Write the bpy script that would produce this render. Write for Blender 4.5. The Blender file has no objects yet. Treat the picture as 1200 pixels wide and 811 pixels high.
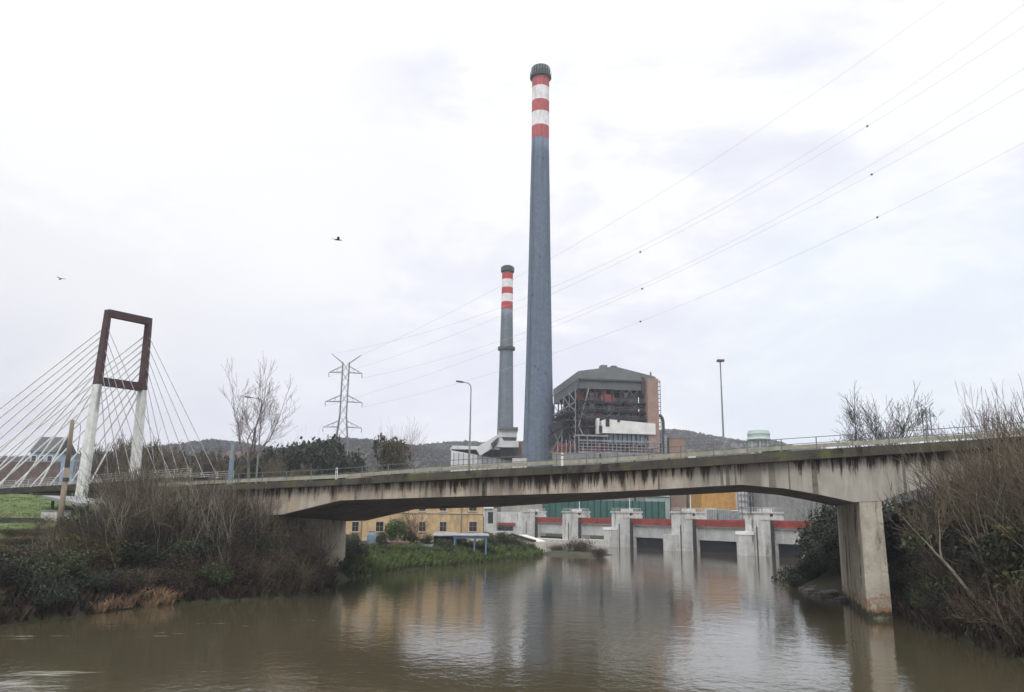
import bpy, math, random
import numpy as np
from mathutils import Vector, Matrix, Euler
random.seed(7); np.random.seed(7)
R_ = math.radians
sc = bpy.context.scene
col = sc.collection
# ------------------------------------------------------------------ camera
F = 927.0; PITCH = math.atan(199.5/F); ROLL = R_(0.75); HC = 6.5
def ray(px, py):
    x = (px-600)/F; y = (405.5-py)/F
    xr = x*math.cos(ROLL)-y*math.sin(ROLL); yr = x*math.sin(ROLL)+y*math.cos(ROLL)
    return Vector((xr, math.cos(PITCH)-yr*math.sin(PITCH), math.sin(PITCH)+yr*math.cos(PITCH)))
def at(px, py, Y):
    d = ray(px, py); return Vector((d.x/d.y*Y, Y, HC+d.z/d.y*Y))
def gnd(px, py, z=0.0):
    d = ray(px, py); t = (z-HC)/d.z; return Vector((d.x*t, d.y*t, z))
cam = bpy.data.cameras.new('camera'); co = bpy.data.objects.new('camera', cam); col.objects.link(co)
cam.sensor_width = 36; cam.lens = 36*F/1200; cam.clip_end = 6000; cam.clip_start = 0.3
co.matrix_world = Matrix.Translation((0,0,HC)) @ Matrix.Rotation(math.pi/2+PITCH, 4, 'X') @ Matrix.Rotation(ROLL, 4, 'Z')
sc.camera = co
# ------------------------------------------------------------------ materials
MATS = {}
def mat(name, c, rough=.8, var=.15, scale=1.0, stretch=(1,1,1), c2=None, bump=0.0, metal=0.0, island=0.0, coord='Object', spec=.3, randobj=0.0, ramp=(.35,.65)):
    m = bpy.data.materials.new(name); m.use_nodes = True; nt = m.node_tree; N = nt.nodes; L = nt.links
    b = N['Principled BSDF']; b.inputs['Roughness'].default_value = rough; b.inputs['Metallic'].default_value = metal
    b.inputs['Specular IOR Level'].default_value = spec
    tc = N.new('ShaderNodeTexCoord'); mp = N.new('ShaderNodeMapping'); mp.inputs['Scale'].default_value = stretch
    L.new(tc.outputs[coord], mp.inputs[0])
    nz = N.new('ShaderNodeTexNoise'); nz.inputs['Scale'].default_value = scale; nz.inputs['Detail'].default_value = 6; nz.inputs['Roughness'].default_value = .65
    L.new(mp.outputs[0], nz.inputs['Vector'])
    cr = N.new('ShaderNodeValToRGB'); L.new(nz.outputs['Fac'], cr.inputs[0])
    e = cr.color_ramp.elements; e[0].position, e[1].position = ramp
    if c2 is None:
        e[0].color = (*[v*(1-var) for v in c], 1); e[1].color = (*[min(1, v*(1+var)) for v in c], 1)
    else:
        e[0].color = (*c, 1); e[1].color = (*c2, 1)
    out = cr.outputs[0]
    if island or randobj:
        hs = N.new('ShaderNodeHueSaturation'); mr = N.new('ShaderNodeMapRange')
        if island:
            g = N.new('ShaderNodeNewGeometry'); L.new(g.outputs['Random Per Island'], mr.inputs['Value']); k = island
        else:
            g = N.new('ShaderNodeObjectInfo'); L.new(g.outputs['Random'], mr.inputs['Value']); k = randobj
        mr.inputs['To Min'].default_value = 1-k; mr.inputs['To Max'].default_value = 1+k
        L.new(mr.outputs[0], hs.inputs['Value']); L.new(out, hs.inputs['Color']); out = hs.outputs[0]
    L.new(out, b.inputs['Base Color'])
    if bump:
        bp = N.new('ShaderNodeBump'); bp.inputs['Strength'].default_value = bump; bp.inputs['Distance'].default_value = .1
        L.new(nz.outputs['Fac'], bp.inputs['Height']); L.new(bp.outputs[0], b.inputs['Normal'])
    MATS[name] = m; return m
def streaked(name, base, dark, amount=.5, sx=1.2, sz=.05, moss=None, rust=None, top=None, form=0, rustfoot=False):
    """weathered concrete with run-down stains"""
    m = bpy.data.materials.new(name); m.use_nodes = True; nt = m.node_tree; N = nt.nodes; L = nt.links
    b = N['Principled BSDF']; b.inputs['Roughness'].default_value = .92; b.inputs['Specular IOR Level'].default_value = .15
    tc = N.new('ShaderNodeTexCoord')
    def noise(sc_, scale, det=6, ro=.6):
        mp = N.new('ShaderNodeMapping'); mp.inputs['Scale'].default_value = sc_; L.new(tc.outputs['Object'], mp.inputs[0])
        nz = N.new('ShaderNodeTexNoise'); nz.inputs['Scale'].default_value = scale; nz.inputs['Detail'].default_value = det; nz.inputs['Roughness'].default_value = ro
        L.new(mp.outputs[0], nz.inputs['Vector']); return nz.outputs['Fac']
    def ramp(src, a, b_, ca=(0,0,0,1), cb=(1,1,1,1)):
        r = N.new('ShaderNodeValToRGB'); r.color_ramp.elements[0].position = a; r.color_ramp.elements[1].position = b_
        r.color_ramp.elements[0].color = ca; r.color_ramp.elements[1].color = cb; L.new(src, r.inputs[0]); return r.outputs[0]
    def mix(f, a, b_):
        x = N.new('ShaderNodeMix'); x.data_type = 'RGBA'
        if isinstance(f, float): x.inputs[0].default_value = f
        else: L.new(f, x.inputs[0])
        for s, v in ((6, a), (7, b_)):
            if isinstance(v, tuple): x.inputs[s].default_value = (*v, 1)
            else: L.new(v, x.inputs[s])
        return x.outputs[2]
    mott = ramp(noise((1,1,1), .8), .3, .72, (*[v*.72 for v in base], 1), (*[min(1,v*1.15) for v in base], 1))
    c = mix(ramp(noise((1,1,1), 5), .5, .75), mott, tuple(v*.8 for v in base))
    if rust: c = mix(ramp(noise((1,1,.35), .45), .56, .7), c, rust)
    st = ramp(noise((sx,sx,sz), 1.0, 5, .7), .62-.12*amount, .70-.12*amount)
    st2 = ramp(noise((sx*3,sx*3,sz*2), 1.0, 4, .6), .5, .72)
    c = mix(st2, c, tuple(v*.62 for v in base))
    c = mix(st, c, dark)
    if top:   # runs of dirt below the cornice line z = top[0] + top[1]*x
        sp = N.new('ShaderNodeSeparateXYZ'); L.new(tc.outputs['Object'], sp.inputs[0])
        def ma(op, a, b_):
            q = N.new('ShaderNodeMath'); q.operation = op
            for i, v in enumerate((a, b_)):
                if isinstance(v, (int, float)): q.inputs[i].default_value = v
                else: L.new(v, q.inputs[i])
            return q.outputs[0]
        t = ma('SUBTRACT', ma('ADD', ma('MULTIPLY', sp.outputs['X'], top[1]), top[0]), sp.outputs['Z'])
        big = ma('MULTIPLY', noise((.12,.12,.05), 1.0, 2, .5), .42)
        g0 = N.new('ShaderNodeMapRange'); g0.interpolation_type = 'SMOOTHSTEP'; g0.inputs['From Min'].default_value = -14; g0.inputs['From Max'].default_value = -12.6; L.new(sp.outputs['X'], g0.inputs['Value'])
        c = mix(ma('MULTIPLY', g0.outputs[0], .75), c, ramp(noise((1,1,.3), 1.3), .3, .7, (.27,.26,.23,1), (.45,.43,.38,1)))
        f = ma('SUBTRACT', ma('ADD', noise((1.7,1.7,.12), 1.0, 5, .8), ma('SUBTRACT', big, .19)), ma('MULTIPLY', t, .13))
        c = mix(ramp(f, .40, .50), c, dark)
        f2 = ma('SUBTRACT', noise((.35,.35,.05), 1.0, 3, .6), ma('MULTIPLY', t, .03))
        c = mix(ma('MULTIPLY', ramp(f2, .47, .60), .55), c, tuple(v*1.8 for v in dark))
    if form:   # faint horizontal pour lines
        c = mix(ramp(noise((.25,.25,form), 1.0, 3, .7), .55, .64), c, tuple(v*.8 for v in base))
    if rustfoot:
        sp2 = N.new('ShaderNodeSeparateXYZ'); L.new(tc.outputs['Object'], sp2.inputs[0])
        q = N.new('ShaderNodeMath'); q.operation = 'MULTIPLY_ADD'; q.inputs[1].default_value = -.14; q.inputs[2].default_value = .22; L.new(sp2.outputs['Z'], q.inputs[0])
        q2 = N.new('ShaderNodeMath'); q2.operation = 'ADD'; L.new(q.outputs[0], q2.inputs[0]); L.new(noise((1,1,1.6), 1.1, 5, .7), q2.inputs[1])
        c = mix(ramp(q2.outputs[0], .52, .64), c, (.26,.16,.095))
        q3 = N.new('ShaderNodeMath'); q3.operation = 'MULTIPLY_ADD'; q3.inputs[1].default_value = -.8; q3.inputs[2].default_value = .6; L.new(sp2.outputs['Z'], q3.inputs[0])
        q4 = N.new('ShaderNodeMath'); q4.operation = 'ADD'; L.new(q3.outputs[0], q4.inputs[0]); L.new(noise((1,1,1), 2), q4.inputs[1])
        c = mix(ramp(q4.outputs[0], .62, .75), c, (.05,.045,.03))
    if moss: c = mix(ramp(noise((.4,.4,.4), 1.4), .52, .66), c, moss)
    L.new(c, b.inputs['Base Color'])
    bp = N.new('ShaderNodeBump'); bp.inputs['Strength'].default_value = .4; bp.inputs['Distance'].default_value = .05
    L.new(noise((1,1,1), 9), bp.inputs['Height']); L.new(bp.outputs[0], b.inputs['Normal'])
    MATS[name] = m; return m
M = MATS
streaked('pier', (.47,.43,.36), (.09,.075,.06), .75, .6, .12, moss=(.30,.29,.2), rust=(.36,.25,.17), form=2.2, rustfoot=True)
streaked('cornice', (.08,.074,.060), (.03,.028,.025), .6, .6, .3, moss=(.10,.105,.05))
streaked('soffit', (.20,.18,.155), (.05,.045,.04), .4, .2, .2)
streaked('dam_concrete', (.56,.56,.54), (.15,.14,.12), .5, .6, .06, moss=(.40,.40,.36), rustfoot=False)
streaked('white_leg', (.66,.67,.66), (.3,.3,.29), .25, .5, .05)
mat('asphalt', (.05,.05,.05), .95, .2, 3)
mat('galv', (.42,.45,.43), .5, .2, 2, metal=.3)
mat('rail_grey', (.13,.15,.135), .6, .2, 2)
mat('barrier', (.30,.29,.23), .6, .25, 1.5)
mat('corten', (.060,.032,.032), .75, .3, .8)
mat('cable_white', (.92,.92,.93), .5, .06, 2)
mat('steel_dark', (.05,.055,.06), .6, .3, 2)
mat('brace_steel', (.085,.088,.095), .7, .4, .5)
mat('pylon_steel', (.17,.18,.18), .6, .2, 1, metal=.2)
mat('wire', (.42,.42,.44), .6, .1, 1)
mat('lamp_pole', (.13,.135,.13), .55, .15, 1, metal=.3)
mat('lamp_head', (.10,.10,.11), .5, .2, 3)
streaked('chim_blue', (.135,.17,.225), (.115,.145,.195), .3, .35, .012, form=.28)
streaked('chim_grey', (.165,.195,.225), (.135,.16,.185), .4, .3, .012, form=.25)
streaked('chim_red', (.46,.115,.12), (.30,.09,.09), .3, .5, .06)
streaked('chim_red_far', (.50,.07,.06), (.3,.06,.05), .3, .4, .06)
streaked('chim_white', (.80,.78,.78), (.55,.52,.52), .2, .5, .06)
mat('chim_cap', (.035,.055,.05), .7, .3, .8)
mat('cladding', (.105,.12,.122), .7, .18, .35, stretch=(1,1,.3))
mat('cladding_pale', (.14,.155,.152), .7, .15, .3)
mat('white_panel', (.66,.66,.63), .6, .12, .3)
mat('brick', (.29,.195,.155), .9, .14, .5)
mat('weathered_brick', (.12,.09,.078), .9, .35, .6)
mat('brick_dark', (.06,.065,.06), .9, .2, .5)
mat('red_steel', (.26,.06,.045), .7, .35, .6)
mat('blue_glass', (.16,.22,.27), .3, .3, .6, spec=.5)
mat('plant_dark', (.022,.023,.027), .8, .5, .5)
mat('rust_mix', (.05,.045,.05), .85, .4, .35, c2=(.24,.085,.065), ramp=(.42,.62))
mat('pale_steel', (.22,.23,.24), .6, .3, .8)
streaked('ochre', (.55,.40,.23), (.36,.28,.19), .5, .5, .12)
mat('ochre_trim', (.50,.42,.32), .9, .15, 1)
mat('window_dark', (.025,.028,.033), .15, .4, 1, spec=.6)
mat('wood_frame', (.24,.19,.15), .8, .2, 2)
mat('roof_tile', (.13,.08,.062), .9, .3, 1)
mat('dam_red', (.27,.055,.045), .7, .3, .5)
mat('gate_grey', (.40,.41,.40), .7, .15, .4)
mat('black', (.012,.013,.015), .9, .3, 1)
mat('white_paint', (.78,.78,.76), .6, .06, 1)
mat('foam_white', (.48,.46,.40), .9, .2, 2)
mat('teal', (.035,.115,.10), .8, .18, .4)
mat('pale_green', (.30,.38,.36), .6, .1, .4)
streaked('orange_wall', (.52,.29,.09), (.3,.2,.1), .5, .4, .15)
mat('corrug', (.40,.39,.35), .8, .22, .8, stretch=(1,1,.05))
streaked('grey_wall', (.24,.24,.235), (.12,.12,.115), .5, .3, .1)
mat('far_white', (.62,.62,.62), .7, .12, .25)
mat('tank_green', (.36,.44,.41), .6, .08, .5)
mat('wood_pole', (.23,.19,.14), .9, .25, 2, stretch=(1,1,.1))
mat('blue_paint', (.12,.21,.33), .6, .15, 1)
mat('pale_blue', (.33,.43,.56), .7, .15, .8)
mat('barrel_blue', (.16,.22,.27), .6, .2, 1)
mat('concrete', (.48,.47,.44), .9, .2, .7)
mat('pale_wall', (.56,.53,.46), .9, .2, .5)
mat('bird', (.02,.02,.02), .9, .1, 1)
mat('jeans', (.03,.04,.07), .9, .1, 5)
mat('jacket', (.05,.09,.30), .8, .1, 5)
mat('skin', (.45,.28,.2), .6, .05, 5)
mat('hair', (.03,.02,.015), .8, .1, 5)
mat('bark', (.14,.12,.10), .95, .3, 3, stretch=(1,1,.3))
mat('bark_pale', (.20,.185,.145), .9, .35, 3, stretch=(1,1,.3))
mat('bark_dark', (.065,.058,.05), .95, .3, 3)
mat('twig', (.110,.088,.060), .95, .2, 2, island=.35)
mat('twig_purple', (.21,.17,.18), .95, .2, 2, island=.3)
mat('twig_dark', (.045,.037,.030), .95, .2, 2, island=.35)
mat('leaf_dark', (.020,.030,.014), .6, .3, 1.2, island=.55, randobj=0, spec=.25)
mat('leaf_mid', (.045,.060,.022), .65, .3, 1.2, island=.5, spec=.2)
mat('leaf_olive', (.060,.058,.026), .8, .3, 1.2, island=.5, spec=.1)
mat('leaf_bright', (.045,.085,.018), .7, .3, 1.2, island=.4, spec=.2)
mat('leaf_red', (.075,.048,.028), .8, .3, 1.2, island=.5, spec=.1)
mat('bramble_brown', (.045,.034,.023), .9, .3, 1.2, island=.5, spec=.1)
mat('reed', (.27,.175,.105), .9, .2, 2, island=.3)
mat('grass_blade', (.065,.092,.024), .8, .3, .6, island=.4)
mat('rock', (.10,.09,.08), .95, .4, 1.5, bump=.5)
mat('slab', (.22,.22,.23), .9, .15, 1)
# ------------------------------------------------------------------ mesh builder
ROOTM = {}
def mw(parent):
    m = Matrix.Identity(4); p = parent
    while p is not None:
        m = ROOTM.get(p.name, Matrix.Identity(4)) @ m; p = p.parent
    return m
def tag(o, label=None, cat=None, group=None, kind=None):
    if label: o['label'] = label
    if cat: o['category'] = cat
    if group: o['group'] = group
    if kind: o['kind'] = kind
    return o
def empty(name, loc, rz=0, label=None, cat=None, group=None):
    o = bpy.data.objects.new(name, None); col.objects.link(o)
    o.location = loc; o.rotation_euler = (0,0,rz); o.empty_display_size = .5
    ROOTM[o.name] = Matrix.Translation(Vector(loc)) @ Matrix.Rotation(rz, 4, 'Z')
    return tag(o, label, cat, group)
class MB:
    def __init__(s): s.v = []; s.f = []
    def box(s, x0, x1, y0, y1, z0, z1):
        n = len(s.v); s.v += [(x0,y0,z0),(x1,y0,z0),(x1,y1,z0),(x0,y1,z0),(x0,y0,z1),(x1,y0,z1),(x1,y1,z1),(x0,y1,z1)]
        s.f += [tuple(n+i for i in q) for q in ((0,3,2,1),(4,5,6,7),(0,1,5,4),(1,2,6,5),(2,3,7,6),(3,0,4,7))]; return s
    def obox(s, p, q, w, h, up=Vector((0,0,1))):
        """bar of width w, height h from p to q"""
        p = Vector(p); q = Vector(q); d = (q-p).normalized()
        a = d.cross(up)
        if a.length < 1e-4: a = d.cross(Vector((1,0,0)))
        a.normalize(); b = a.cross(d).normalized()
        n = len(s.v)
        for c in (p, q):
            for i, j in ((-1,-1),(1,-1),(1,1),(-1,1)): s.v.append(tuple(c+a*(i*w/2)+b*(j*h/2)))
        s.f += [tuple(n+i for i in f) for f in ((0,3,2,1),(4,5,6,7),(0,1,5,4),(1,2,6,5),(2,3,7,6),(3,0,4,7))]; return s
    def tube(s, p, q, r0, r1=None, n=6, cap=True):
        if r1 is None: r1 = r0
        p = Vector(p); q = Vector(q); d = q-p
        if d.length < 1e-6: return s
        d.normalize(); a = d.orthogonal().normalized(); b = d.cross(a)
        k = len(s.v)
        for c, r in ((p, r0), (q, r1)):
            for i in range(n):
                t = 2*math.pi*i/n; s.v.append(tuple(c+(a*math.cos(t)+b*math.sin(t))*r))
        for i in range(n): s.f.append((k+i, k+(i+1)%n, k+n+(i+1)%n, k+n+i))
        if cap and n > 3: s.f.append(tuple(k+n-1-i for i in range(n))); s.f.append(tuple(k+n+i for i in range(n)))
        return s
    def path(s, pts, r0, r1=None, n=6):
        if r1 is None: r1 = r0
        m = len(pts)-1
        for i in range(m): s.tube(pts[i], pts[i+1], r0+(r1-r0)*i/m, r0+(r1-r0)*(i+1)/m, n)
        return s
    def lathe(s, c, prof, n=32):
        c = Vector(c); k = len(s.v)
        for z, r in prof:
            for i in range(n): t = 2*math.pi*i/n; s.v.append((c.x+r*math.cos(t), c.y+r*math.sin(t), c.z+z))
        for j in range(len(prof)-1):
            for i in range(n): s.f.append((k+j*n+i, k+j*n+(i+1)%n, k+(j+1)*n+(i+1)%n, k+(j+1)*n+i))
        s.f.append(tuple(k+n-1-i for i in range(n))); s.f.append(tuple(k+(len(prof)-1)*n+i for i in range(n))); return s
    def quad(s, *p): n = len(s.v); s.v += [tuple(x) for x in p]; s.f.append(tuple(range(n, n+len(p)))); return s
    def prism(s, pts, ext):
        n = len(pts); k = len(s.v); e = Vector(ext)
        s.v += [tuple(p) for p in pts] + [tuple(Vector(p)+e) for p in pts]
        s.f.append(tuple(k+i for i in range(n))); s.f.append(tuple(k+2*n-1-i for i in range(n)))
        for i in range(n): j = (i+1) % n; s.f.append((k+j, k+i, k+n+i, k+n+j))
        return s
    def build(s, name, m, parent=None, local=False, smooth=False):
        me = bpy.data.meshes.new(name)
        vs = s.v
        if parent is not None and not local:
            inv = mw(parent).inverted(); vs = [tuple(inv @ Vector(v)) for v in s.v]
        me.from_pydata(vs, [], s.f)
        me.materials.append(M[m] if isinstance(m, str) else m)
        o = bpy.data.objects.new(name, me); col.objects.link(o)
        if smooth: me.polygons.foreach_set('use_smooth', [True]*len(me.polygons))
        ROOTM[o.name] = Matrix.Identity(4)
        if parent is not None: o.parent = parent
        return o
def recalc(o):
    import bmesh
    bm = bmesh.new(); bm.from_mesh(o.data); bmesh.ops.recalc_face_normals(bm, faces=bm.faces); bm.to_mesh(o.data); bm.free(); return o
def bevel(o, w):
    md = o.modifiers.new('bevel', 'BEVEL'); md.width = w; md.segments = 2; md.limit_method = 'ANGLE'; return o
KIDS = {}
def copy_tree(o, loc, rz=0, s=1.0, label=None, group=None):
    c = o.copy(); col.objects.link(c); c.location = loc; c.rotation_euler = (0,0,rz)
    c.scale = (s,s,s) if not isinstance(s, tuple) else s
    if label: c['label'] = label
    if group: c['group'] = group
    for ch in o.children:
        k = ch.copy(); col.objects.link(k); k.parent = c
        for g in ch.children:
            h = g.copy(); col.objects.link(h); h.parent = k
    return c
# ------------------------------------------------------------------ terrain
LB = [(-40,-60),(-36,0),(-32.5,35),(-28.9,47.1),(-27.6,49.9),(-26.6,55.2),(-24.5,59.7),(-19.5,63.3),(-16.2,66),(-15.4,72),(-16.4,82.8),(-13,98.9),(-4.6,115),(3,128.2),(6,143),(5,165),(3,200),(1,228)]
RB = [(64,136),(50,124),(34,84),(27.8,79.5),(29,70),(28.6,64),(27.5,58),(25.6,51.2),(25.3,44.6),(24.8,40.3),(24,28),(24,0),(28,-60)]
DAMP0 = Vector((46.5,148.2,0)); DAMP1 = Vector((5.4,219.6,0))
da = (DAMP1-DAMP0).normalized(); du = Vector((-da.y, da.x, 0)); du = du if du.x > 0 else -du
POLY = LB + [tuple((DAMP1+da*6+du*9).xy), tuple((DAMP0-da*16+du*9).xy)] + RB
PA = np.array(POLY)
def sdist(X, Y):
    """positive on land, negative in the river"""
    X = np.asarray(X, float); Y = np.asarray(Y, float); best = np.full(X.shape, 1e9); inside = np.zeros(X.shape, bool)
    n = len(PA)
    for i in range(n):
        x0, y0 = PA[i]; x1, y1 = PA[(i+1) % n]
        dx, dy = x1-x0, y1-y0; t = np.clip(((X-x0)*dx+(Y-y0)*dy)/(dx*dx+dy*dy), 0, 1)
        best = np.minimum(best, np.hypot(X-x0-t*dx, Y-y0-t*dy))
        c = ((y0 > Y) != (y1 > Y)); xi = x0+(Y-y0)*dx/(dy if abs(dy) > 1e-9 else 1e-9)
        inside ^= c & (X < xi)
    return np.where(inside, -best, best)
def sm(t): t = np.clip(t, 0, 1); return t*t*(3-2*t)
def wob(X, Y):
    return (np.sin(X*.31+1.3*np.sin(Y*.17))*np.cos(Y*.27+.7)+.5*np.sin(X*.9+Y*.6)*np.cos(Y*1.1-X*.4))
def tz(X, Y):
    X = np.asarray(X, float); Y = np.asarray(Y, float); d = sdist(X, Y)
    left = sm((-X+Y*.02)/20+.5)
    # height far from the water
    h = 6.0+0*X
    low = sm((Y-84)/8)*(1-sm((Y-190)/50))*sm((X+34)/8)*(X < 20)      # garden terrace of the yellow house
    h = h*(1-low)+2.3*low
    h = h + 1.9*sm((Y-68)/24)*sm((-X-34)/14)*(1-sm((Y-160)/60))
    h = h + 7*sm((Y-190)/60)*sm((X-38)/25)*(1-sm((Y-300)/80))*0
    steep = np.where(low > .5, 4.0, 7.0)
    z = h*(1-np.exp(-np.clip(d, 0, None)/steep)) + .25*wob(X, Y)*sm(d/3)
    z = np.where(d < 0, np.maximum(-2.5, d*.9)-.05, z+.02)
    return z
def tzs(x, y): return float(tz(np.array([x]), np.array([y]))[0])
def grid_mesh(name, xs, ys, zf):
    X, Y = np.meshgrid(xs, ys); Z = zf(X, Y); nx, ny = len(xs), len(ys)
    v = np.stack([X.ravel(), Y.ravel(), Z.ravel()], 1)
    i = np.arange(ny-1)[:, None]*nx+np.arange(nx-1)[None, :]; i = i.ravel()
    f = np.stack([i, i+1, i+1+nx, i+nx], 1)
    me = bpy.data.meshes.new(name); me.from_pydata(v.tolist(), [], f.tolist())
    me.polygons.foreach_set('use_smooth', [True]*len(me.polygons))
    o = bpy.data.objects.new(name, me); col.objects.link(o); return o
def spaced(a, b, fine0, fine1, step, grow=1.12):
    mid = list(np.arange(fine0, fine1+.01, step)); out = mid[:]
    s = step; x = fine1
    while x < b: s *= grow; x += s; out.append(x)
    s = step; x = fine0
    while x > a: s *= grow; x -= s; out.insert(0, x)
    return out
ground = grid_mesh('ground', spaced(-2600, 2600, -75, 75, 1.1), spaced(-400, 4200, 10, 235, 1.1), tz)
gm = mat('ground_mat', (.030,.026,.018), .95, .3, .25, c2=(.045,.050,.02), bump=.3, ramp=(.42,.58))
ground.data.materials.append(gm); tag(ground, kind='structure')
# grassy embankment, a thin turf sheet on the ground at the left
gx = np.arange(-95, -36, 1.2); gy = np.arange(58, 112, 1.2)
lawn = grid_mesh('lawn', gx, gy, lambda X, Y: tz(X, Y)+.05)
lm = mat('lawn_mat', (.055,.085,.022), .95, .3, .5, c2=(.085,.12,.032), bump=.4)
lawn.data.materials.append(lm); tag(lawn, kind='structure')
# water
wx = MB(); wx.quad((-150,-80,0),(150,-80,0),(150,260,0),(-150,260,0)); river = wx.build('river', 'galv'); tag(river, kind='structure')
def water_mat():
    m = bpy.data.materials.new('water'); m.use_nodes = True; nt = m.node_tree; N = nt.nodes; L = nt.links
    b = N['Principled BSDF']; b.inputs['Base Color'].default_value = (.055,.047,.026,1); b.inputs['Roughness'].default_value = .035; b.inputs['IOR'].default_value = 1.75
    tc = N.new('ShaderNodeTexCoord')
    hs = []
    for sc_, s3, amp in (((1,1,1), .55, .5), ((1,.8,1), 2.0, .28), ((1,1,1), 6.5, .09)):
        mp = N.new('ShaderNodeMapping'); mp.inputs['Scale'].default_value = sc_; mp.inputs['Rotation'].default_value = (0,0,.3); L.new(tc.outputs['Object'], mp.inputs[0])
        nz = N.new('ShaderNodeTexNoise'); nz.inputs['Scale'].default_value = s3; nz.inputs['Detail'].default_value = 3; nz.inputs['Distortion'].default_value = .6; L.new(mp.outputs[0], nz.inputs['Vector'])
        mu = N.new('ShaderNodeMath'); mu.operation = 'MULTIPLY'; mu.inputs[1].default_value = amp; L.new(nz.outputs['Fac'], mu.inputs[0]); hs.append(mu.outputs[0])
    a1 = N.new('ShaderNodeMath'); a1.operation = 'ADD'; L.new(hs[0], a1.inputs[0]); L.new(hs[1], a1.inputs[1])
    a2 = N.new('ShaderNodeMath'); a2.operation = 'ADD'; L.new(a1.outputs[0], a2.inputs[0]); L.new(hs[2], a2.inputs[1])
    bp = N.new('ShaderNodeBump'); bp.inputs['Strength'].default_value = 1; bp.inputs['Distance'].default_value = .052
    # calmer and livelier patches of current
    mp = N.new('ShaderNodeMapping'); mp.inputs['Scale'].default_value = (.06,.028,1); L.new(tc.outputs['Object'], mp.inputs[0])
    nz = N.new('ShaderNodeTexNoise'); nz.inputs['Scale'].default_value = 1; nz.inputs['Detail'].default_value = 3; L.new(mp.outputs[0], nz.inputs['Vector'])
    mr = N.new('ShaderNodeMapRange'); mr.inputs['From Min'].default_value = .35; mr.inputs['From Max'].default_value = .65; mr.inputs['To Min'].default_value = .45; mr.inputs['To Max'].default_value = 1.0
    L.new(nz.outputs['Fac'], mr.inputs['Value']); L.new(mr.outputs[0], bp.inputs['Strength'])
    L.new(a2.outputs[0], bp.inputs['Height']); L.new(bp.outputs[0], b.inputs['Normal'])
    return m
river.data.materials[0] = water_mat()
# white drifting foam streaks on the water
fo = MB()
for (px, py, n, w) in ((40,748,5,3.5),(60,790,10,5),(20,803,8,5),(215,743,3,1.6),(265,733,3,1.6),(345,729,2,1.2),(1010,690,1,.8),(958,690,4,1.2)):
    for k in range(n):
        c = gnd(px+random.uniform(-30,30), py+random.uniform(-3,3)); a = random.uniform(-.12,.25); L_ = w*random.uniform(.25,.6); t = random.uniform(.012,.03)
        pts = []
        for i in range(9): u = i/8; pts.append((u, t*math.sin(math.pi*u)*(1+.5*math.sin(9*u+k))))
        ring = [(u, v) for u, v in pts]+[(u, -v*.6) for u, v in reversed(pts[1:-1])]
        fo.quad(*[(c.x+(u-.5)*L_*math.cos(a)-v*math.sin(a), c.y+(u-.5)*L_*math.sin(a)+v*math.cos(a), .006+.0006*k) for u, v in ring])
tag(fo.build('foam', 'foam_white'), kind='stuff', label='thin white foam streaks drifting on the brown river', cat='foam')
# ------------------------------------------------------------------ hills
def ridge(name, prof, Y, depth, base_z, m, rough=2.0):
    """prof = skyline given as bearings; the hill is a real solid ridge"""
    P = [at(px, py, Y) for px, py in prof]
    xs = np.array([p.x for p in P]); zs = np.array([p.z for p in P])
    X = np.linspace(xs[0], xs[-1], 170); T = np.linspace(-1, 1.0, 26)
    zt = np.interp(X, xs, zs)
    v = []; 
    for t in T:
        k = math.cos(t*math.pi/2)**1.0
        for i, x in enumerate(X):
            zz = base_z+(zt[i]-base_z)*k + rough*(math.sin(x*.05+t*5)*math.cos(x*.023+t*3))*k*(1-k)*3
            v.append((x*(1+t*depth/Y), Y+t*depth, zz))
    nx = len(X); f = [(j*nx+i, j*nx+i+1, (j+1)*nx+i+1, (j+1)*nx+i) for j in range(len(T)-1) for i in range(nx-1)]
    me = bpy.data.meshes.new(name); me.from_pydata(v, [], f); me.polygons.foreach_set('use_smooth', [True]*len(f)); me.materials.append(M[m])
    o = bpy.data.objects.new(name, me); col.objects.link(o); tag(o, kind='structure')
    def hz(x, y):
        t = (y-Y)/depth; xx = x/(1+t*depth/Y); k = math.cos(max(-1, min(1, t))*math.pi/2)
        return base_z+(float(np.interp(xx, X, zt))-base_z)*k
    return o, hz, (X[0], X[-1], Y, depth)
mat('hill_green', (.050,.046,.036), 1, .2, .012, c2=(.055,.070,.032))
mat('hill_wood', (.045,.038,.038), 1, .2, .02, c2=(.036,.036,.032))
mat('wood_tuft', (.085,.072,.070), 1, .3, .015, c2=(.058,.060,.046), island=.25)
mat('wood_tuft_dark', (.035,.045,.03), 1, .3, .015, island=.4)
h1 = ridge('hill', [(-60,540),(60,538),(150,532),(215,523),(250,519),(290,524),(330,530),(352,526),(380,521),(400,517),(430,519),(470,524),(520,531),(560,536),(640,545)], 800, 260, 5, 'hill_green')
h2 = ridge('hill', [(440,536),(480,527),(520,523),(545,521),(580,524),(640,520),(700,512),(760,509),(795,508),(830,514),(870,521),(905,520),(930,527),(960,529),(1000,534),(1080,540),(1150,542),(1300,545)], 1000, 300, 5, 'hill_wood')
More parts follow.
